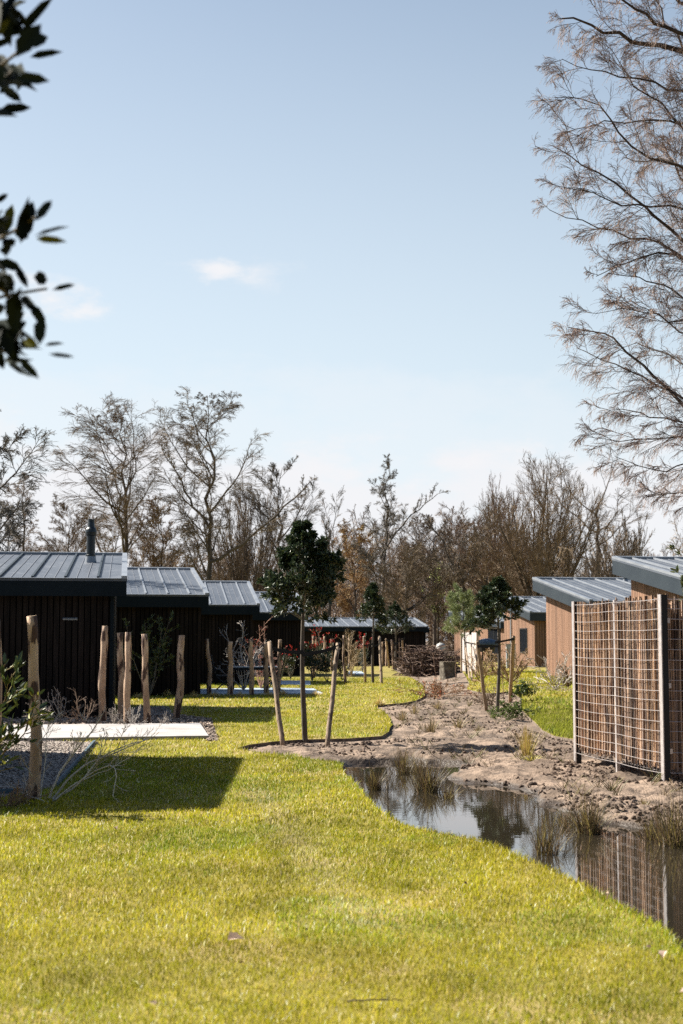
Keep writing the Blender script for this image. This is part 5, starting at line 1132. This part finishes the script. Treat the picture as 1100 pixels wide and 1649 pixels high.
# ------------------------------------------------------------------ foreground branches top left
def near_tree():
    r = np.random.default_rng(700); Y = 3.9; o = empty('broadleaf_tree', (-2.3, 3.8, 0), 'nearest tree, dark blurred leaves hanging in at the upper left edge', 'tree'); g = Vector((-2.3, 3.8, 0))
    K = 12; s = np.linspace(0, 1, K); P0 = np.stack([.15*s, 0*s, 4.6*s-.1], 1)[None]; mb = MB(); mb.tubes(P0, (.06*(1-.7*s))[None], 10); mb.build('trunk', M['bark'], o, smooth=True)
    br = [[(-300,260),(-120,180),(0,115),(30,75),(62,58)],[(-300,200),(-120,60),(0,20),(10,-20)],[(-300,300),(-100,210),(0,150),(25,110)],[(-300,520),(-100,430),(0,388),(30,372),(58,350)],[(-300,520),(-120,470),(0,420),(28,455),(32,520),(38,555)],[(-300,560),(-100,520),(-5,470),(30,468),(75,465)],[(-300,640),(-120,560),(0,540),(30,575)]]
    P = []
    for i, pp in enumerate(br):
        a = W(*pp[0], Y)-g; st = Vector((.1, 0, a.z-.25)); P.append(path([st]+[W(x, y, Y+.12*math.sin(i*2+k))-g for k, (x, y) in enumerate(pp)], 14, r, .002))
    P = np.stack(P); R = np.tile(np.linspace(.014, .0042, 14), (len(P), 1)); mb = MB(); mb.tubes(P, R, 6, (.6,.55,.45)); mb.build('branches', M['twig'], o, smooth=True)
    LV = [((35,52),(78,2),15),((26,92),(60,45),26),((40,72),(72,60),24),((48,92),(92,84),12),((25,125),(71,129),17),((6,142),(30,160),15),((-2,178),(43,173),16),((2,-5),(14,62),24),((15,55),(32,35),18),((-6,60),(12,34),14),
      ((-6,326),(10,314),10),((10,378),(18,335),17),((33,392),(50,332),24),((58,356),(80,326),13),((58,384),(99,388),11),((56,380),(103,366),6),((-4,420),(30,432),17),((26,430),(42,458),12),((30,470),(22,530),24),((50,488),(70,520),16),
      ((66,512),(64,548),18),((14,528),(24,572),22),((38,548),(58,555),13),((30,576),(58,605),12),((84,467),(116,459),8),((-5,500),(6,495),16),((78,570),(114,574),6),((72,556),(98,553),6),((54,446),(74,450),20),((-5,560),(4,590),16),((0,440),(12,470),18),((4,400),(22,388),16),((18,10),(26,-30),20),((-4,100),(4,140),18),((10,350),(-6,372),16)]
    pos, X, Yx, Z, c = [], [], [], [], []
    for (a, b, w) in LV:
        dy = r.uniform(-.25, .25); A = W(a[0], a[1], Y+dy)-g; B = W(b[0], b[1], Y+dy+r.uniform(-.03, .03))-g; B = A+(B-A)*1.18; d = B-A; sd = d.cross(Vector((r.uniform(-.2,.2), 1, r.uniform(-.2,.2)))).normalized()*(w*1.12*Y/F/.84); n_ = d.cross(sd).normalized()*d.length
        pos.append(tuple(A)); X.append(tuple(d)); Yx.append(tuple(sd)); Z.append(tuple(n_)); c.append(np.array((.012,.018,.014))*r.uniform(.6, 1.5) if r.random() > .12 else np.array((.12,.12,.02)))
    for _ in range(90):
        (a, b, w) = LV[r.integers(0, len(LV))]; q = r.uniform(-34, 6); q2 = r.uniform(-14, 14); an = r.uniform(-.8, .8); ddx, ddy = b[0]-a[0], b[1]-a[1]; ca, sa = math.cos(an), math.sin(an)
        if max(a[0], b[0])+q > 56: continue
        A = W(a[0]+q, a[1]+q2, Y+r.uniform(-.3, .3))-g; B = W(a[0]+q+ddx*ca-ddy*sa, a[1]+q2+ddx*sa+ddy*ca, Y+r.uniform(-.2, .2))-g; d = B-A; sd = d.cross(Vector((r.uniform(-.5,.5), 1, r.uniform(-.5,.5)))).normalized()*(w*.95*Y/F/.84); n_ = d.cross(sd).normalized()*d.length
        pos.append(tuple(A)); X.append(tuple(d)); Yx.append(tuple(sd)); Z.append(tuple(n_)); c.append(np.array((.012,.018,.014))*r.uniform(.6, 1.5))
    n = 260; bi = r.integers(0, len(P), n); ki = r.integers(3, 8, n); pr = P[bi, ki]+r.normal(0, .05, (n, 3)); ok = pr[:, 0]+g.x < -1.05; pr = pr[ok]; n = len(pr)
    x2, y2, z2 = leaf_axes(r, n, .09, wid=.42); mb = MB(); mb.inst(LEAF_V, LEAF_F, np.array(pos), np.array(X), np.array(Yx), np.array(Z), np.array(c)); mb.inst(LEAF_V, LEAF_F, pr, x2, y2, z2, np.tile((.025,.04,.022), (n, 1))); mb.build('leaves', M['shadeleaf'], o)
near_tree()

def debris():
    r = np.random.default_rng(960); n = 700; x = r.uniform(-.5, 7, n); y = r.uniform(9, 19.3, n); z = terrain(x, y); ok = (z < -.14) & (z > -.352) | ((z < -.14) & (r.random(n) < .10)); x, y = x[ok], y[ok]; ok = ~inpoly(x, y, LAWN_L); x, y = x[ok], y[ok]; n = len(x)
    a = r.random(n)*6.283; sz = (.012+.03*r.random(n)**2)[:, None]; X = np.stack([np.cos(a), np.sin(a), 0*a+.05], 1)*sz; Y_ = np.stack([-np.sin(a), np.cos(a), 0*a], 1)*sz*.6; Z = np.tile([0,0,1.], (n,1))*sz
    mb = MB(); mb.inst(LEAF_V, LEAF_F, np.stack([x, y, np.full(n, -.126)], 1), X, Y_, Z, np.array([(.16,.11,.07),(.07,.05,.035),(.28,.2,.12)])[r.integers(0, 3, n)]); tag(mb.build('floating_debris', M['deadleaf']), 'bits of leaf and stalk floating along the muddy side of the pond', 'debris', kind='stuff')
debris()
# ------------------------------------------------------------------ fallen leaves and twig on the lawn
for i, (p, sz, lab) in enumerate([((366,1517),.075,'curled pale dry leaf, largest one on the near lawn'),((250,1623),.05,'pale dry leaf near the bottom edge of the photo'),((495,1500),.03,'small brown leaf right of the largest dry leaf'),((392,1553),.025,'tiny brown leaf just below the largest dry leaf'),
   ((976,1441),.05,'pale dry leaf at the lawn edge over the screen reflection'),((1073,1535),.05,'pale dry leaf on the lawn close to the right edge'),((1095,1602),.05,'pale dry leaf cut by the right edge low in the photo'),((186,1334),.04,'dark leaf crumb below the big shadow'),((1048,1530),.035,'small dry leaf left of the one close to the right edge'),((748,1426),.03,'dark crumb of leaf in the middle of the near lawn')]):
    g = G(*p, .03); r = np.random.default_rng(800+i); X, Y_, Z = leaf_axes(r, 1, sz/.9, up=.2, wid=.8); X[:, 2] *= .4; c = (.62,.47,.38) if sz > .04 else (.12,.075,.05)
    mb = MB(); mb.inst(LEAF_V*np.array((1,1,3.5)), LEAF_F, np.array([(0,0,.012)]), X, Y_, Z, np.array([c])); tag(mb.build('fallen_leaf', M['deadleaf'], loc=g), lab, 'dry leaf', 'dry leaves on the lawn')
g = G(600,1618,.02); r = np.random.default_rng(900); P = path([(-.11,.02,.01),(0,0,.025),(.08,-.005,.02),(.13,.01,.015)], 8, r, .003)[None]; R = np.linspace(.004,.0015,8)[None]; L = grow(P, R, r, 5, .2, .9, 25, 50, .4, 4, .1, (0,0,0), .01, minr=.001)
mb = MB(); mb.tubes(P, R, 5, (.4,.35,.35)); mb.tubes(*L, 4, (.4,.35,.35)); tag(mb.build('fallen_twig', M['twig'], loc=g), 'thin dark twig lying on the lawn at the bottom of the photo', 'twig')

def added_shade_wood():  # unseen wood, added to hold sky light off the camera-facing fronts
    r = np.random.default_rng(950); n = 9000; a = r.uniform(math.pi*1.02, math.pi*1.98, n); d = r.uniform(20, 27, n); zc = 14*r.random(n)**.8*(.75+.35*np.sin(a*23)*np.sin(a*9))
    pos = np.stack([np.cos(a)*d, np.sin(a)*d-2, zc], 1); X, Y_, Z = leaf_axes(r, n, 1.1, up=.3, wid=.8); c = np.array([(.035,.05,.02),(.05,.07,.03),(.06,.055,.035)])[r.integers(0, 3, n)]
    mb = MB(); mb.inst(LEAF_V, LEAF_F, pos, X, Y_, Z, c); m = 60; a = r.uniform(math.pi*1.02, math.pi*1.98, m); P = np.stack([np.cos(a)*24, np.sin(a)*24-2, 0*a], 1)[:, None, :]+np.array([0,0,1])*np.linspace(-.2, 11, 6)[None, :, None]
    mb.tubes(P, np.tile(np.linspace(.2, .05, 6), (m, 1)), 6, (.08,.06,.05)); tag(mb.build('woodland', M['softleaf']), 'unseen dark evergreen wood added behind the camera to deepen the shade', 'woodland', kind='stuff')
added_shade_wood()
